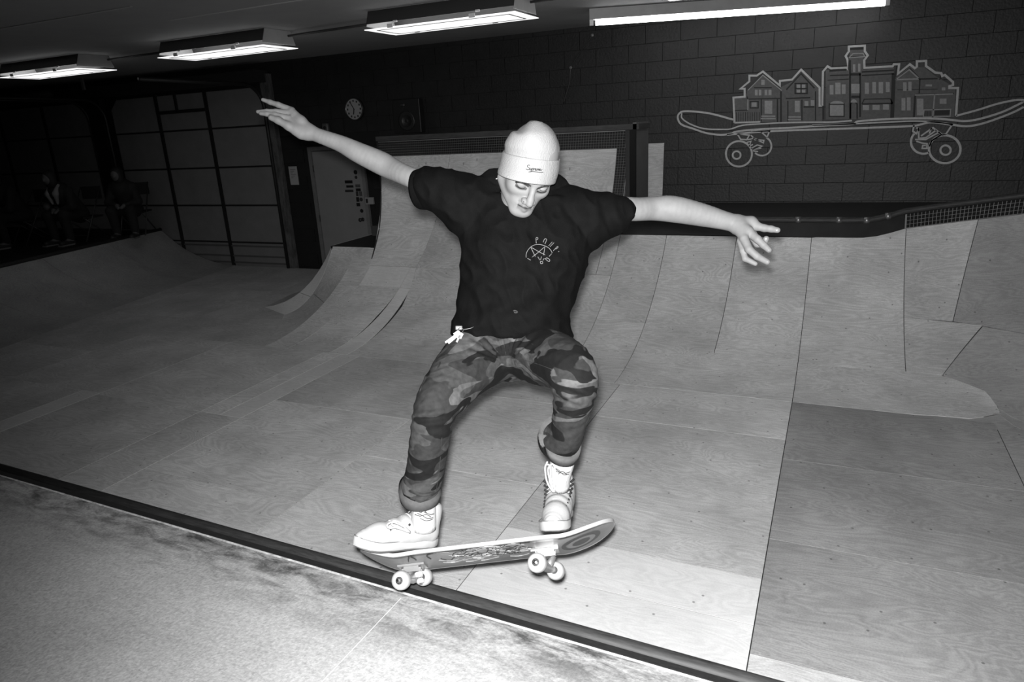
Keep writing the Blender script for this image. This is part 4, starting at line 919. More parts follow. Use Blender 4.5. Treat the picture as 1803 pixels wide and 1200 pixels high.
stitched('chest_emblem', bvs, emb, .0010, wt, skater)
stitched('shirt_spot', bvs, [[(904, 547), (906, 546), (909, 547), (911, 549), (908, 550), (905, 549)]], .0022, mat('faded_grey_mark', .018, .8), skater)

# trousers -----------------------------------------------------------------
cm = bpy.data.materials.new('camouflage_cotton'); cm.use_nodes = True; nt = cm.node_tree; N = nt.nodes; L = nt.links; bs = N['Principled BSDF']
bs.inputs['Roughness'].default_value = .85; bs.inputs['Specular IOR Level'].default_value = .15
tc = N.new('ShaderNodeTexCoord')
def cn(scale, loc, vec, det=1.5, dist=.8):
    mp = N.new('ShaderNodeMapping'); mp.inputs['Scale'].default_value = vec; mp.inputs['Location'].default_value = loc; mp.inputs['Rotation'].default_value = (.2, .35, .3); L.new(tc.outputs['Object'], mp.inputs[0])
    t = N.new('ShaderNodeTexNoise'); t.inputs['Scale'].default_value = scale; t.inputs['Detail'].default_value = det; t.inputs['Distortion'].default_value = dist; L.new(mp.outputs[0], t.inputs[0]); return t.outputs[0]
def stepn(x, a, w_=.008):
    r = N.new('ShaderNodeMapRange'); r.inputs[1].default_value = a-w_; r.inputs[2].default_value = a+w_; L.new(x, r.inputs[0]); return r.outputs[0]
def mixv(f, x, y):
    r = N.new('ShaderNodeMix'); L.new(f, r.inputs[0])
    for i, z in ((2, x), (3, y)):
        if isinstance(z, float): r.inputs[i].default_value = z
        else: L.new(z, r.inputs[i])
    return r.outputs[0]
v1 = mixv(stepn(cn(9, (3, 1, 2), (.8, .8, 1.5)), .50), .036, .019)
v1 = mixv(stepn(cn(8, (9, 4, 7), (.8, .8, 1.7)), .60), v1, .062)
v1 = mixv(stepn(cn(9.5, (1, 8, 3), (.75, .75, 1.9)), .525), v1, .0045)
wv = N.new('ShaderNodeMath'); wv.operation = 'MULTIPLY'; L.new(v1, wv.inputs[0])
r_ = N.new('ShaderNodeMapRange'); r_.inputs[1].default_value = .3; r_.inputs[2].default_value = .7; r_.inputs[3].default_value = .75; r_.inputs[4].default_value = 1.3; L.new(cn(60, (0, 0, 0), (1, 1, 1), 4, 0), r_.inputs[0]); L.new(r_.outputs[0], wv.inputs[1])
L.new(wv.outputs[0], bs.inputs['Base Color'])
hips = dense([(812, 560, 992, 565, 2.225, .108), (806, 585, 1000, 590, 2.225, .112), (806, 610, 1005, 612, 2.22, .112), (830, 640, 970, 645, 2.21, .10), (868, 660, 930, 662, 2.20, .075)], 3)
legL = dense([(812, 575, 930, 640, 2.225, .10), (794, 596, 897, 662, 2.19, .095), (770, 629, 872, 667, 2.12, .09), (746, 671, 835, 697, 2.03, .082), (733, 700, 812, 722, 1.965, .076), (728, 728, 799, 742, 1.945, .072), (725, 752, 793, 766, 1.965, .064), (719, 809, 785, 812, 2.02, .060), (710, 845, 777, 850, 2.06, .060), (709, 858, 772, 864, 2.08, .056), (710, 866, 771, 871, 2.088, .054)], 4)
legR = dense([(905, 570, 880, 650, 2.225, .10), (950, 580, 912, 665, 2.19, .098), (990, 586, 945, 676, 2.09, .092), (1020, 604, 966, 680, 1.985, .086), (1043, 628, 973, 686, 1.91, .076), (1053, 662, 974, 694, 1.895, .072), (1044, 702, 975, 710, 1.92, .066), (1037, 730, 974, 738, 1.955, .062), (1028, 760, 968, 760, 1.99, .060), (1020, 782, 956, 764, 2.02, .057), (1018, 788, 958, 768, 2.03, .054)], 4)
def pfold(p):
    q = (np.asarray(p)-ORG) @ M; u = q[0]/q[2]*FPX+CX; v = q[1]/q[2]*FPX+CY
    a = noise.noise(Vector((q[0]*12, q[1]*12, q[2]*8))); c = noise.noise(Vector((q[0]*16, q[1]*40+q[0]*20, q[2]*14)))
    d = .0035*a+.0026*(1-2*abs(c))
    d += .005*math.sin(v*.33+u*.05)*math.exp(-((v-735)/22)**2)*math.exp(-((u-762)/45)**2)
    d += .005*math.sin(v*.30-u*.12)*math.exp(-((v-695)/20)**2)*math.exp(-((u-1010)/45)**2)
    d += .004*math.sin(math.atan2(v-640, u-893)*26)*math.exp(-((v-612)/26)**2)*math.exp(-((u-893)/75)**2)
    return d
trous = fuse('trousers', [loft(hips, 40), loft(legL, 36), loft(legR, 36)], .0055, cm, skater, 3, .5, pfold)
trous['label'] = 'camouflage trousers with rolled cuffs'
cuff_m = mat('trouser_cuff_cloth', .055, .85, var=.2, scale=60)
def cuff(rings):
    v, f = loft(rings, 40, ends=False); return fast_tris('cuff', v, f)
def fast_tris(name, v, f, m=None, parent=None):
    o = mesh_obj(name, to_world(v), f, m or cuff_m, parent or skater, True); return o
for rg in ([(709, 861, 770, 867, 2.087, .056), (702, 856, 777, 862.5, 2.085, .069), (702, 860, 777, 867, 2.088, .071), (705, 875, 774, 880, 2.097, .068), (712, 876, 767, 880, 2.098, .056), (715, 864, 766, 869, 2.09, .052)],
           [(1016, 786, 957, 762, 2.03, .056), (1023, 784, 949, 756, 2.03, .069), (1023.5, 788, 949, 760, 2.033, .071), (1020, 804, 956, 779, 2.05, .068), (1014, 803, 962, 779, 2.052, .056), (1013, 793, 962, 769, 2.04, .052)]):
    c_ = fast_tris('trouser_cuff', *loft(rg, 44, ends=False))
# fly seam and pocket seams
bvt = bvh_of(trous)
for sm_ in [[(886, 588), (888, 610), (892, 630)], [(893, 630), (915, 632), (945, 640), (972, 650)], [(778, 770), (776, 800), (772, 840), (768, 862)]]: stitched('seam', bvt, [sm_], .0010, mat('seam_thread', .012, .8), skater, -.0004)

# beanie --------------------------------------------------------------------
bn_m = mat('white_knit', .205, .9, var=.05, scale=50, spec=.1, bump=.35, bscale=420, stretch=(1, 1, .25))
AX = np.array([.12, -.93, -.34]); AX /= np.linalg.norm(AX)                     # hat axis, leaning towards the lens
def hatloft(rings, n=56, ends=True):
    V_ = []; f = []; k = len(rings)
    for (ax0, ay0, ax1, ay1, zc, hd, lump) in rings:
        zc -= .08; hd *= 1.06
        p, q = C(ax0, ay0, zc), C(ax1, ay1, zc); ce = (p+q)/2; mj = (q-p)/2; mn = np.cross(AX, mj); mn /= np.linalg.norm(mn)
        if mn[2] > 0: mn = -mn
        for j in range(n):
            a = 2*math.pi*j/n; V_.append(ce+mj*math.cos(a)+mn*hd*math.sin(a))
    for i in range(k-1):
        for j in range(n): f.append((i*n+j, i*n+(j+1) % n, (i+1)*n+(j+1) % n, (i+1)*n+j))
    if ends:
        V_.append(np.mean(V_[(k-1)*n:], 0)); c0 = k*n
        for j in range(n): f.append(((k-1)*n+j, (k-1)*n+(j+1) % n, c0))
    return np.array(V_), f
def sm7(r, m=4): return smooth_curve(np.array(r, float), (len(r)-1)*m+1).tolist()
crown = sm7([(888, 276, 982, 290, 2.045, .086, 0), (889, 262, 985, 276, 2.04, .090, 0), (889, 250, 986, 262, 2.03, .090, 0), (897, 236, 983, 248, 2.02, .084, 0), (905, 227, 976, 234, 2.01, .070, 0), (919, 220, 966, 223, 2.005, .048, 0), (932, 215.5, 955, 216, 2.0, .022, 0)])
hv, hf = hatloft(crown)
for i in range(len(hv)):                                                           # pinched dent at the crown
    q = hv[i]; u = q[0]/q[2]*FPX+CX; v = q[1]/q[2]*FPX+CY
    hv[i] = q+np.array([0, .010, .004])*math.exp(-((u-914)/12)**2-((v-222)/12)**2)+np.array([.0, -.006, 0])*math.exp(-((u-940)/15)**2-((v-214)/10)**2)
    hv[i] += (q-C(935, 270, 1.95))*.03*noise.noise(Vector(q*18))
bo = fast_tris('beanie', hv, hf, bn_m); bo['label'] = 'white knit beanie with folded cuff'
cuf = sm7([(886, 276, 978, 292, 2.045, .088, 0), (886.5, 266, 986.5, 281, 2.042, .096, 0), (884.5, 268, 986, 284, 2.042, .099, 0), (881, 283, 984.5, 300, 2.045, .100, 0), (876.5, 300, 979, 319, 2.045, .101, 0), (877, 304, 976.5, 322.5, 2.046, .099, 0), (881, 304, 973, 321, 2.047, .093, 0), (886, 290, 974, 306, 2.045, .087, 0)], 3)
bc = mesh_obj('beanie_cuff', to_world(hatloft(cuf, 64, False)[0])-np.array(skater.location), hatloft(cuf, 64, False)[1], bn_m, bo, True)
bvc = bvh_of(bc)
T_ = lambda x, y: (850+x/6, 200+y/6)
sup = [[(497, 549), (487, 542), (472, 551), (476, 566), (492, 574), (491, 589), (472, 593), (456, 583)], [(503, 573), (497, 592), (505, 596), (514, 577), (511, 597)], [(526, 575), (508, 617)], [(523, 582), (535, 577), (533, 592), (519, 597)], [(543, 578), (536, 599)], [(541, 586), (553, 580)], [(553, 592), (564, 586), (560, 579), (552, 590), (556, 600), (567, 595)],
       [(574, 582), (568, 602)], [(572, 590), (583, 583), (578, 602)], [(581, 591), (592, 584), (588, 602)], [(597, 596), (608, 590), (604, 583), (596, 593), (600, 603), (613, 600), (626, 590)], [(484, 618), (512, 611), (560, 614), (600, 621), (638, 619)], [(500, 616), (520, 610)]]
stitched('beanie_lettering', bvc, [[T_(*q) for q in s_] for s_ in sup], .00085, mat('black_thread', .01, .7), bo, .0006)
for o_ in list(bo.children):
    if o_.name.startswith('beanie_lettering'):
        for vv in o_.data.vertices: vv.co = vv.co-Vector(skater.location)

# socks ---------------------------------------------------------------------
sock_m = mat('white_ribbed_sock', .35, .85, var=.05, scale=60, bump=.3, bscale=200, stretch=(1, 1, .2)); ink = mat('dark_sock_print', .03, .8)
s1 = fast_tris('sock', *loft(dense([(722, 872, 766, 876, 2.09, .036), (725, 890, 767, 892, 2.10, .036), (724, 908, 768, 908, 2.11, .038), (724, 928, 768, 930, 2.12, .038)], 3), 28), m=sock_m)
s2 = fast_tris('sock', *loft(dense([(1013, 800, 970, 790, 2.05, .036), (1012, 815, 969, 806, 2.07, .036), (1005, 838, 966, 830, 2.09, .038), (1003, 858, 964, 850, 2.11, .038)], 3), 28), m=sock_m)
for so_, strokes in ((s1, [[(729, 900), (735, 897), (741, 902), (746, 898), (752, 903)], [(731, 905), (740, 908), (750, 905), (758, 909)], [(735, 903), (744, 907), (752, 912), (762, 911)], [(740, 912), (750, 916), (761, 914)], [(747, 901), (757, 905), (764, 904)]]),
                     (s2, [[(972, 817), (978, 825), (985, 830)], [(979, 829), (988, 832), (997, 832), (1003, 830)], [(976, 823), (984, 827), (992, 835), (1001, 834)], [(983, 834), (990, 829), (998, 835)]])):
    o_ = stitched('sock_print', bvh_of(so_), strokes, .0012, ink, so_, .0008)
    for vv in o_.data.vertices: vv.co = vv.co-Vector(skater.location)

# sneakers --------------------------------------------------------------------
canvas = mat('white_canvas', .30, .8, var=.04, scale=80, bump=.2, bscale=500); rubber = mat('white_rubber', .31, .45); lace_m = mat('white_lace', .38, .8); eye_m = mat('metal_eyelet', .04, .4, .5); line_m = mat('grey_sole_line', .12, .6); tread = mat('dark_tread', .05, .7)
def outline(x, off=0):                                        # half widths of the sole
    xs = [0, .02, .06, .12, .18, .22, .25, .272, .282]; wl = [.010, .026, .034, .034, .042, .045, .039, .024, .004]; return np.interp(x, xs, wl)+off
def sneaker(H_, T_p, up, mirror, laces):
    fx = (T_p-H_); fx /= np.linalg.norm(fx); uz = up-fx*np.dot(up, fx); uz /= np.linalg.norm(uz); fy = np.cross(uz, fx)*mirror
    tr = lambda q: H_+np.outer(np.asarray(q)[..., 0], fx)+np.outer(np.asarray(q)[..., 1], fy)+np.outer(np.asarray(q)[..., 2], uz)
    f = Field((-.03, -.07, .004), (.31, .07, .215), .0028)
    f.chain([(.038, 0, .045), (.09, 0, .052), (.15, .002, .050), (.21, .003, .040), (.248, .002, .034)], [.035, .036, .037, .036, .029], .02)
    f.chain([(.046, 0, .06), (.044, 0, .090), (.041, 0, .118)], [.037, .037, .040], .02); f.chain([(.075, 0, .072), (.115, 0, .062)], [.034, .034], .03)
    f.ell((.040, 0, .150), (.034, .032, .028), None, .006, True)                     # opening
    f.chain([(.080, 0, .110), (.078, 0, .146)], [.012, .010], .012)                    # tongue
    v, fc = f.mesh(); v[:, 2] = np.maximum(v[:, 2], .012)
    v[:, 2] += .0022*np.sin(v[:, 0]*160)*np.exp(-((v[:, 0]-.14)/.05)**2)*(v[:, 2] > .06)
    up_ = fast_obj('sneaker', tr(v), fc if np.dot(np.cross(fx, fy), uz) > 0 else fc[:, ::-1], canvas, skater, world=False); up_['label'] = 'white canvas high-top sneaker'
    loc = np.array(skater.location)
    def sub(name, mb, m, sm_=False): 
        vv = tr(np.array(mb.v))-loc; return mesh_obj(name, vv, mb.f, m, up_, sm_)
    def ring(z, off, xs=np.linspace(0, .282, 26)):
        a = [(x, outline(x, off)-.004*math.exp(-((x-.11)/.05)**2), z) for x in xs]; c_ = [(x, -outline(x, off)+.004*math.exp(-((x-.11)/.05)**2), z) for x in xs[::-1]]; return a+c_
    def spring(x): return .012*max(0, (x-.20)/.08)**2
    so = MB(); rr = []
    for z, off in ((.004, -.003), (.008, .001), (.026, .002), (.030, -.001)): rr.append([(x+(.003 if x > .27 else 0), y, z+spring(x)) for x, y, z in ring(z, off)])
    n_ = len(rr[0]); fv = [p for r0 in rr for p in r0]; ff = [tuple(range(n_-1, -1, -1)), tuple(range(3*n_, 4*n_))]
    for i in range(3):
        for j in range(n_): ff.append((i*n_+j, i*n_+(j+1) % n_, (i+1)*n_+(j+1) % n_, (i+1)*n_+j))
    so.add(fv, ff); s_o = sub('sole', so, rubber, True); s_o.data.set_sharp_from_angle(angle=.8)
    t_ = MB(); rr = [[(x, y, z+spring(x)) for x, y, z in ring(zz, -.004)] for zz in (.0, .0045)]; t_.add(rr[0]+rr[1], [tuple(range(n_-1, -1, -1)), tuple(range(n_, 2*n_))]+[(j, (j+1) % n_, (j+1) % n_+n_, j+n_) for j in range(n_)]); sub('tread', t_, tread)
    sub('sole_line', MB().tube([(x, y, z+spring(x)) for x, y, z in ring(.0305, .0012)], .0013, 6, True), line_m)
    cap = Field((.20, -.06, .02), (.30, .06, .08), .0028); cap.chain([(.236, .002, .036), (.258, .002, .032)], [.034, .026], .01)
    cv, cf = cap.mesh(); kk = cv[:, 0] > .228
    if True:
        keep = kk[cf].all(1); cf = cf[keep]; mb = MB(); 
        ui, inv_ = np.unique(cf, return_inverse=True); mb.add(cv[ui], [tuple(q) for q in inv_.reshape(-1, 4)]); o_ = sub('toe_cap', mb, rubber, True)
    bv_pts = []
    def top(x):                                               # ridge of the instep
        return np.interp(x, [.075, .10, .13, .16, .19, .215], [.150, .118, .098, .088, .080, .074])
    for i, x in enumerate((.198, .178, .158, .138, .120, .104, .092, .084)):
        zz = np.interp(x, [.084, .092, .104, .12, .138, .158, .178, .198], [.130, .118, .106, .097, .089, .083, .078, .073]); hw = .017+.002*i
        for sy in (-1, 1):
            xx = x-.010; c_ = (xx, sy*(hw+.012), zz-.012)
            sub('eyelet', MB().lathe([(.0038, -.008), (.0038, .007), (.0016, .007)], c_, (.25, sy*.72, .6), 8), eye_m)
        if i < 7:
            mb = MB().tube(smooth_curve([(x-.010, -(hw+.010), zz-.009), (x-.003, -hw*.5, zz+.004), (x-.001, 0, zz+.007), (x-.003, hw*.5, zz+.004), (x-.010, hw+.010, zz-.009)], 9), .0024, 6); sub('lace', mb, lace_m, True)
    for s_ in laces:
        o_ = MB().tube(smooth_curve([P(*q) for q in s_], 26), .0026, 6).build('lace_loop', lace_m, None, True)
        for vv in o_.data.vertices: vv.co = vv.co-Vector(skater.location)
        o_.parent = up_
    return up_
UPV = -DN
sneaker(P(766, 962, 2.19), P(640, 968, 2.035), UPV+.05*RT, 1, [[(722, 936, 2.03), (708, 925, 2.0), (692, 919, 1.99), (682, 923, 1.99), (685, 929, 1.985), (700, 929, 1.99), (722, 937, 2.02)], [(722, 936, 2.03), (705, 920, 2.01), (693, 917, 2.0), (691, 924, 2.0), (706, 929, 2.0), (722, 936, 2.02)]])
sneaker(P(996, 904, 2.255), P(974, 940, 2.0), UPV-.10*RT, 1, [[(974, 866, 2.03), (964, 850, 2.02), (960, 830, 2.02), (961, 818, 2.02), (968, 820, 2.02), (970, 840, 2.02), (974, 865, 2.03)], [(975, 866, 2.03), (968, 845, 2.02), (965, 825, 2.02), (974, 817, 2.02), (978, 835, 2.02), (976, 866, 2.03)], [(962, 816, 2.02), (964, 812, 2.02)]])
# ---------------------------------------------------------------- skateboard
ey = math.cos(math.radians(31))*FW+math.sin(math.radians(31))*DN+.10*RT
exv = P(985, 950, 2.05)-P(692, 984, 2.10); exv /= np.linalg.norm(exv)
ey = ey-exv*np.dot(ey, exv); ey /= np.linalg.norm(ey); ez = np.cross(exv, ey); ez = ez if np.dot(ez, -DN) > 0 else -ez
BO = P(846, 959, 2.075)+ey*.100
sb = empty('skateboard', tuple(BO), 'skateboard tilted under the airborne skater showing its underside and white wheels', 'skateboard')
tb = lambda q: BO+np.outer(np.atleast_2d(q)[:, 0], exv)+np.outer(np.atleast_2d(q)[:, 1], ey)+np.outer(np.atleast_2d(q)[:, 2], ez)
HL = .403
def kick(x):
    a = abs(x)-(.235 if x > 0 else .262)
    if a <= 0: return 0
    return .055*(a/.168)**1.45 if x > 0 else .058*(a/.141)**1.35
def hw(x):
    a = max(0, abs(x)-(HL-.115))/.115; return .101*math.sqrt(max(0, 1-a**2.3))
def deckgrid(zoff, inset=0, nx=60, ny=12):
    v = []
    for i in range(nx+1):
        x = -HL+inset+(2*HL-2*inset)*(.5-.5*math.cos(math.pi*i/nx)); w_ = max(hw(x)-inset, .0005)
        for j in range(ny+1):
            y = w_*(2*j/ny-1); v.append((x, y, kick(x)+.007*(y/.1)**2*(1-min(1, max(0, (abs(x)-.2)/.15)))+zoff))
    return v
nx, ny = 60, 12; Wd = ny+1
def slab(z0, z1, inset=0):
    a = deckgrid(z0, inset); c_ = deckgrid(z1, inset); k = len(a); f = []
    for i in range(nx):
        for j in range(ny):
            q = (i*Wd+j, i*Wd+j+1, (i+1)*Wd+j+1, (i+1)*Wd+j); f.append(q); f.append(tuple(x+k for x in q[::-1]))
    rim = [i*Wd for i in range(nx+1)]+[nx*Wd+j for j in range(1, ny+1)]+[i*Wd+ny for i in range(nx-1, -1, -1)]+[j for j in range(ny-1, 0, -1)]
    for p_, q_ in zip(rim, rim[1:]+rim[:1]): f.append((p_, p_+k, q_+k, q_))
    mb = MB(); mb.v = [tuple(p) for p in tb(np.array(a+c_))]; mb.f = f; return mb
dk_m = mat('maple_deck_edge', .28, .5, var=.06, scale=40); bot_m = mat('grey_stained_underside', .15, .38, var=.28, scale=9, stretch=(1, 1, 1)); grip = mat('black_grip_tape', .02, .95, bump=.5, bscale=900)
deck = slab(-.011, 0).build('deck', dk_m, sb, True); deck.data.set_sharp_from_angle(angle=.7); deck['label'] = 'maple deck with pale layered edge'
o = slab(-.0116, -.0108, .003).build('underside_graphic', bot_m, sb, True); slab(.0002, .001, .002).build('grip_tape', grip, sb)
def sub(name, mb, m, par, sm_=False):
    mb.v = [tuple(p) for p in tb(np.array(mb.v))]
    o_ = mesh_obj(name, np.array(mb.v)-np.array(sb.location), mb.f, m, None, sm_); o_.parent = par; return o_
def bz(x, y): return kick(x)+.007*(y/.1)**2*(1-min(1, max(0, (abs(x)-.2)/.15)))-.0125
gm = mat('graphic_black', .02, .5); gd = mat('graphic_grey', .06, .5); gl = mat('graphic_light', .16, .5)
rnd = random.Random(3)
mb = MB()
for k in range(34):                                                # brushed script down the middle
    x0 = rnd.uniform(-.14, .10); y0 = rnd.uniform(-.085, -.02); pts = [(x0+t*.045+.004*math.sin(t*9+k), y0+.012*math.sin(t*5+k*1.7), 0) for t in np.linspace(0, 1, 7)]
    mb.tube([(x, y, bz(x, y)) for x, y, _ in pts], .0014, 5)
sub('brush_script', mb, gm, sb)
mb = MB()
for k in range(26):
    x0 = rnd.uniform(-.15, .10); y0 = rnd.uniform(-.09, .02); pts = [(x0+t*.06, y0+.010*math.sin(t*4+k)) for t in np.linspace(0, 1, 6)]; mb.tube([(x, y, bz(x, y)) for x, y in pts], .0016, 5)
sub('brush_script', mb, gl, sb)
mb = MB().tube([(x, y, bz(x, y)) for x, y in smooth_curve([(-.165, -.05), (-.17, -.08), (-.15, -.092), (-.12, -.090), (-.10, -.085)], 14)], .002, 5); sub('brush_stroke', mb, gm, sb)
mb = MB().tube([(x, y, bz(x, y)) for x, y in smooth_curve([(-.235, -.05), (-.228, -.075), (-.22, -.088), (-.212, -.075), (-.21, -.055)], 12)], .002, 5); sub('brush_stroke', mb, gm, sb)
for a_, b_, m_, nm_ in ((.062, .060, gd, 'nose_emblem'), (.045, .042, gl, 'nose_emblem'), (.028, .026, gd, 'nose_emblem')):
    n_ = 28; cx_ = .295; z_ = {.062: .0004, .045: .0008, .028: .0012}[a_]
    pts = [(cx_, -.01, bz(cx_, -.01)-z_)]+[(cx_+a_*math.cos(t), -.01+b_*math.sin(t), bz(cx_+a_*math.cos(t), -.01+b_*math.sin(t))-z_) for t in np.linspace(0, 2*math.pi, n_, endpoint=False)]
    sub(nm_, MB().add(pts, [(0, i+1, (i+1) % n_+1) for i in range(n_)]), m_, sb)
tk = mat('brushed_truck_metal', .35, .35, .7, var=.1); uw = mat('white_urethane', .29, .4); core = mat('wheel_bearing', .06, .4, .4); red_ = mat('bushing_grey', .5, .6)
for sx, adv in ((-.236, (.13, .96, .25)), (.182, (.21, .95, .06))):
    xc = sx; zb_ = -.0115
    tr_ = sub('truck', MB().prism([(xc-.042, -.028, zb_), (xc+.042, -.028, zb_), (xc+.042, .028, zb_), (xc-.042, .028, zb_)], (0, 0, -.006)), tk, sb)
    dn_ = -1 if sx < 0 else 1
    sub('baseplate_block', MB().prism([(xc-.030, -.018, zb_-.006), (xc+.030, -.018, zb_-.006), (xc+.022, .018, zb_-.006), (xc-.022, .018, zb_-.006)], (0, 0, -.016)), tk, tr_)
    sub('kingpin', MB().tube([(xc-dn_*.014, 0, zb_-.012), (xc-dn_*.026, 0, zb_-.060)], .0045, 8), chrome, tr_)
    sub('bushing', MB().lathe([(.012, 0), (.014, .006), (.012, .013)], (xc-dn_*.017, 0, zb_-.024), (-.2*dn_, 0, -1), 14), red_, tr_)
    sub('bushing', MB().lathe([(.010, 0), (.012, .005), (.010, .011)], (xc-dn_*.023, 0, zb_-.044), (-.2*dn_, 0, -1), 14), red_, tr_)
    az = zb_-.050
    ad = np.array(adv, float); ad /= np.linalg.norm(ad); c0 = np.array([xc, 0, az+(.011 if sx < 0 else 0)])
    sub('hanger', MB().tube([c0-ad*.066, c0-ad*.045, c0, c0+ad*.045, c0+ad*.066], [.008, .011, .016, .011, .008], 12), tk, tr_, True)
    sub('hanger_yoke', MB().tube([c0, c0+np.array([dn_*.012, 0, .012]), (xc+dn_*.026, 0, zb_-.020)], [.014, .012, .007], 10), tk, tr_, True)
    sub('axle', MB().tube([c0-ad*.108, c0+ad*.108], .004, 8), chrome, tr_)
    for by in (-1, 1):
        for bx in (-1, 1): sub('mounting_bolt', MB().tube([(xc+bx*.027, by*.021, zb_-.004), (xc+bx*.027, by*.021, zb_-.013)], .004, 6), chrome, tr_)
    for sy in (-1, 1):
        wc = c0+ad*sy*.087
        wh = sub('wheel', MB().lathe([(.012, -.016), (.021, -.0165), (.0265, -.012), (.0280, -.005), (.0280, .005), (.0265, .012), (.021, .0165), (.012, .016)], wc, ad*sy, 32), uw, sb, True)
        sub('bearing', MB().lathe([(.0112, -.017), (.0112, .0168), (.006, .0172)], wc, ad*sy, 20), core, wh)
        sub('axle_nut', MB().lathe([(.0058, 0), (.0058, .007), (.003, .008)], wc+ad*sy*.0165, ad*sy, 6), chrome, wh)
        for kk in range(7):
            aa = kk*2*math.pi/7; u1 = np.cross(ad, [0, 0, 1.]); u1 /= np.linalg.norm(u1); u2 = np.cross(ad, u1)
            sub('bearing_ball', MB().lathe([(.0016, 0), (.0016, .0006)], wc+ad*sy*.0172+(u1*math.cos(aa)+u2*math.sin(aa))*.0085, ad*sy, 6), chrome, wh)
# ---------------------------------------------------------------- keys on the belt loop
kc = P(812, 582, 2.075)
kr = empty('key_ring', tuple(kc), 'bunch of metal keys clipped at the hip of the skater', 'keys')
km = mat('bright_key_steel', .14, .5, .8)
tor = [P(811+4.5*math.cos(t), 581+4.5*math.sin(t), 2.074+.004*math.sin(t)) for t in np.linspace(0, 2*math.pi, 20, endpoint=False)]
MB().tube(tor, .0013, 6, True).build('split_ring', km, kr, True)
for (x0, y0), (x1, y1), z in (((809, 585), (788, 600), 2.07), ((811, 586), (793, 601), 2.066), ((812, 586), (806, 598), 2.063)):
    a, c_ = P(x0, y0, z), P(x1, y1, z-.005); d_ = (c_-a)/np.linalg.norm(c_-a); sd_ = np.cross(d_, FW); sd_ /= np.linalg.norm(sd_)
    mb = MB().obox(a+d_*.008, d_, sd_, np.cross(d_, sd_), (.009, .008, .0011)).obox((a+c_)/2+d_*.008, d_, sd_, np.cross(d_, sd_), (np.linalg.norm(c_-a)/2, .0028, .0011)); mb.build('key', km, kr)
MB().tube(smooth_curve([P(815, 580, 2.07), P(822, 579, 2.068), P(830, 577, 2.07), P(834, 575, 2.075)], 14), .0014, 6).build('clip_wire', km, kr, True)
bevel(MB().obox(P(808, 577, 2.08), RT, DN, FW, (.011, .007, .005)).build('fob', mat('dark_fob', .06, .4), kr), .003)
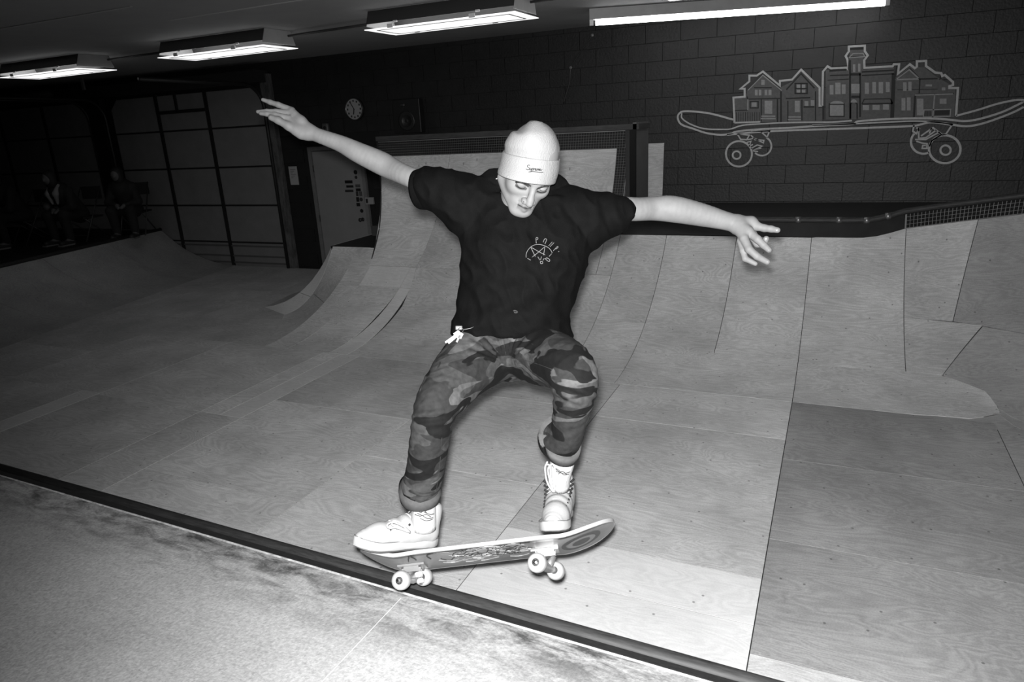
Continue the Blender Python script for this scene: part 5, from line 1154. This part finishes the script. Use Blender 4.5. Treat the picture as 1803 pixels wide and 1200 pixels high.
# ---------------------------------------------------------------- audience on the left deck
dark_cloth = mat('dark_clothing', .012, .85, var=.3); pale_cloth = mat('pale_vest', .22, .8); dimskin = mat('dim_skin', .10, .6); hair_m = mat('dark_hair', .01, .7)
def seated(x, y, z0, yaw, label, lean=.18, k=1.0, vest=False, up=False):
    p = empty('person', (x, y, z0), label, 'person'); c_, s_ = math.cos(yaw), math.sin(yaw)
    Wt = lambda q: np.array([x+k*(c_*q[0]-s_*q[1]), y+k*(s_*q[0]+c_*q[1]), z0+k*q[2]])
    def field(): return Field(np.array([x, y, z0])-np.array([.75, .85, .05]), np.array([x, y, z0])+np.array([.75, .85, 1.5]), .014)
    hipz = .50; ch = (0, .10+lean, .88); hd_ = (0, .16+lean*1.5, 1.12)
    f = field(); f.chain([Wt((0, 0, hipz)), Wt(ch)], [.12, .13], .05); f.chain([Wt(ch), Wt(hd_)], [.07, .06], .03); f.ell(Wt(hd_), (.085*k, .095*k, .115*k), None, .02)
    f.cone(Wt((hd_[0], hd_[1]+.09, hd_[2]-.01)), Wt((hd_[0], hd_[1]+.10, hd_[2]-.03)), .014, .016, .02)
    for sx in (-1, 1):
        sh = (sx*.17, .08+lean, .90); el = (sx*.26, .22+lean*.6, .64); ha = (sx*.06, .42, .58)
        f.chain([Wt(sh), Wt(el), Wt(ha)], [.05, .04, .03], .03); f.chain([Wt(ha), Wt((sx*.03, .48, .55))], [.035, .025], .02)
        f.chain([Wt((sx*.09, .02, hipz)), Wt((sx*.17, .46, .50)), Wt((sx*.16, .42, .08)), Wt((sx*.17, .58, .04))], [.085, .062, .042, .038], .03)
    v, fc = f.mesh(); fast_obj('body', v, fc, dimskin, p, world=False)
    f = field(); f.chain([Wt((0, -.01, hipz-.02)), Wt(ch)], [.15, .165], .05)
    for sx in (-1, 1): f.chain([Wt((sx*.17, .08+lean, .90)), Wt((sx*.26, .22+lean*.6, .64)), Wt((sx*.09, .40, .585))], [.075, .062, .045], .03)
    v, fc = f.mesh(); fast_obj('jacket', v, fc, dark_cloth, p, world=False)
    f = field(); 
    for sx in (-1, 1): f.chain([Wt((sx*.09, .02, hipz-.02)), Wt((sx*.17, .46, .50)), Wt((sx*.16, .42, .12))], [.105, .08, .062], .04)
    v, fc = f.mesh(); fast_obj('trousers', v, fc, dark_cloth, p, world=False)
    f = field(); f.ell(Wt((hd_[0], hd_[1]-.025, hd_[2]+.03)), (.105*k, .105*k, .115*k), None, .02); f.ell(Wt((hd_[0], hd_[1]-.03, hd_[2]-.06)), (.115*k, .08*k, .12*k), None, .03); f.ell(Wt((hd_[0], hd_[1]+.10, hd_[2]-.03)), (.06*k, .06*k, .09*k), None, .01, True)
    v, fc = f.mesh(); fast_obj('hair', v, fc, hair_m, p, world=False)
    for sx in (-1, 1):
        f = field(); f.chain([Wt((sx*.16, .40, .045)), Wt((sx*.17, .62, .04))], [.05, .045], .02); v, fc = f.mesh(); sh_ = fast_obj('shoe', v, fc, mat('dark_shoe', .02, .6), p, world=False)
        q = [Wt((sx*.165-.05, .40, .0)), Wt((sx*.165+.05, .40, .0)), Wt((sx*.17+.045, .665, .0)), Wt((sx*.17-.045, .665, .0))]
        o_ = MB().prism(q, (0, 0, .022)).build('shoe_sole', mat('pale_shoe_sole', .16, .6), p)
        o_.parent = sh_
    if vest:
        for sx in (-1, 1):
            f = field(); f.chain([Wt((sx*.085, ch[1]+.075, .99)), Wt((sx*.080, ch[1]+.155, .86)), Wt((sx*.055, ch[1]+.13, .70))], [.034, .044, .020], .02); v, fc = f.mesh(); fast_obj('jacket_lapel', v, fc, pale_cloth, p, world=False)
        f = field(); f.cone(Wt((.25, .24+lean*.6, .66)), Wt((.20, .30+lean*.6, .64)), .068, .06); v, fc = f.mesh(); fast_obj('sleeve_band', v, fc, mat('sleeve_stripe', .06, .8), p, world=False)
    return p
def chair(x, y, z0, yaw, label):
    t = empty('folding_chair', (x, y, z0), label, 'chair', 'folding chairs on the deck'); c_, s_ = math.cos(yaw), math.sin(yaw)
    Wt = lambda q: np.array([x+c_*q[0]-s_*q[1], y+s_*q[0]+c_*q[1], z0+q[2]]); cm_ = mat('dull_chair_steel', .05, .4, .3)
    X_, Y_ = np.array([c_, s_, 0]), np.array([-s_, c_, 0])
    MB().obox(Wt((0, .02, .375)), X_, Y_, (0, 0, 1), (.20, .20, .012)).build('seat', dark_cloth, t)
    MB().obox(Wt((0, -.24, .74)), X_, Y_, (0, 0, 1), (.19, .012, .10)).build('backrest', dark_cloth, t)
    for sx in (-1, 1):
        MB().tube([Wt((sx*.2, .26, .0)), Wt((sx*.2, -.24, .84))], .011, 8).build('leg', cm_, t, True); MB().tube([Wt((sx*.18, -.28, .0)), Wt((sx*.18, .18, .37))], .011, 8).build('leg', cm_, t, True)
    MB().tube([Wt((-.2, .2, .10)), Wt((.2, .2, .10))], .008, 6).build('stretcher', cm_, t)
def seat_at(px, py, Y, yaw, label, chl, **kw):
    q = PY(px, py, Y)
    seated(q[0], q[1], ZL, yaw, label, **kw); chair(q[0]+.12*math.sin(yaw), q[1]-.1*math.cos(yaw), ZL, yaw, chl)
    return q
seat_at(146, 408, 7.5, math.pi+.15, 'seated spectator in dark jacket with pale lapels, elbows on knees', 'folding chair under the spectator with pale lapels', vest=True, k=.92)
seat_at(52, 425, 7.1, math.pi-.1, 'seated spectator in dark clothes cut by the left edge', 'folding chair under the spectator at the left edge', k=.95, lean=.10)
seat_at(240, 400, 8.15, math.pi+.5, 'dim seated figure in dark clothes next to the garage door post', 'folding chair under the dim figure by the garage door post', k=.9, lean=.12)
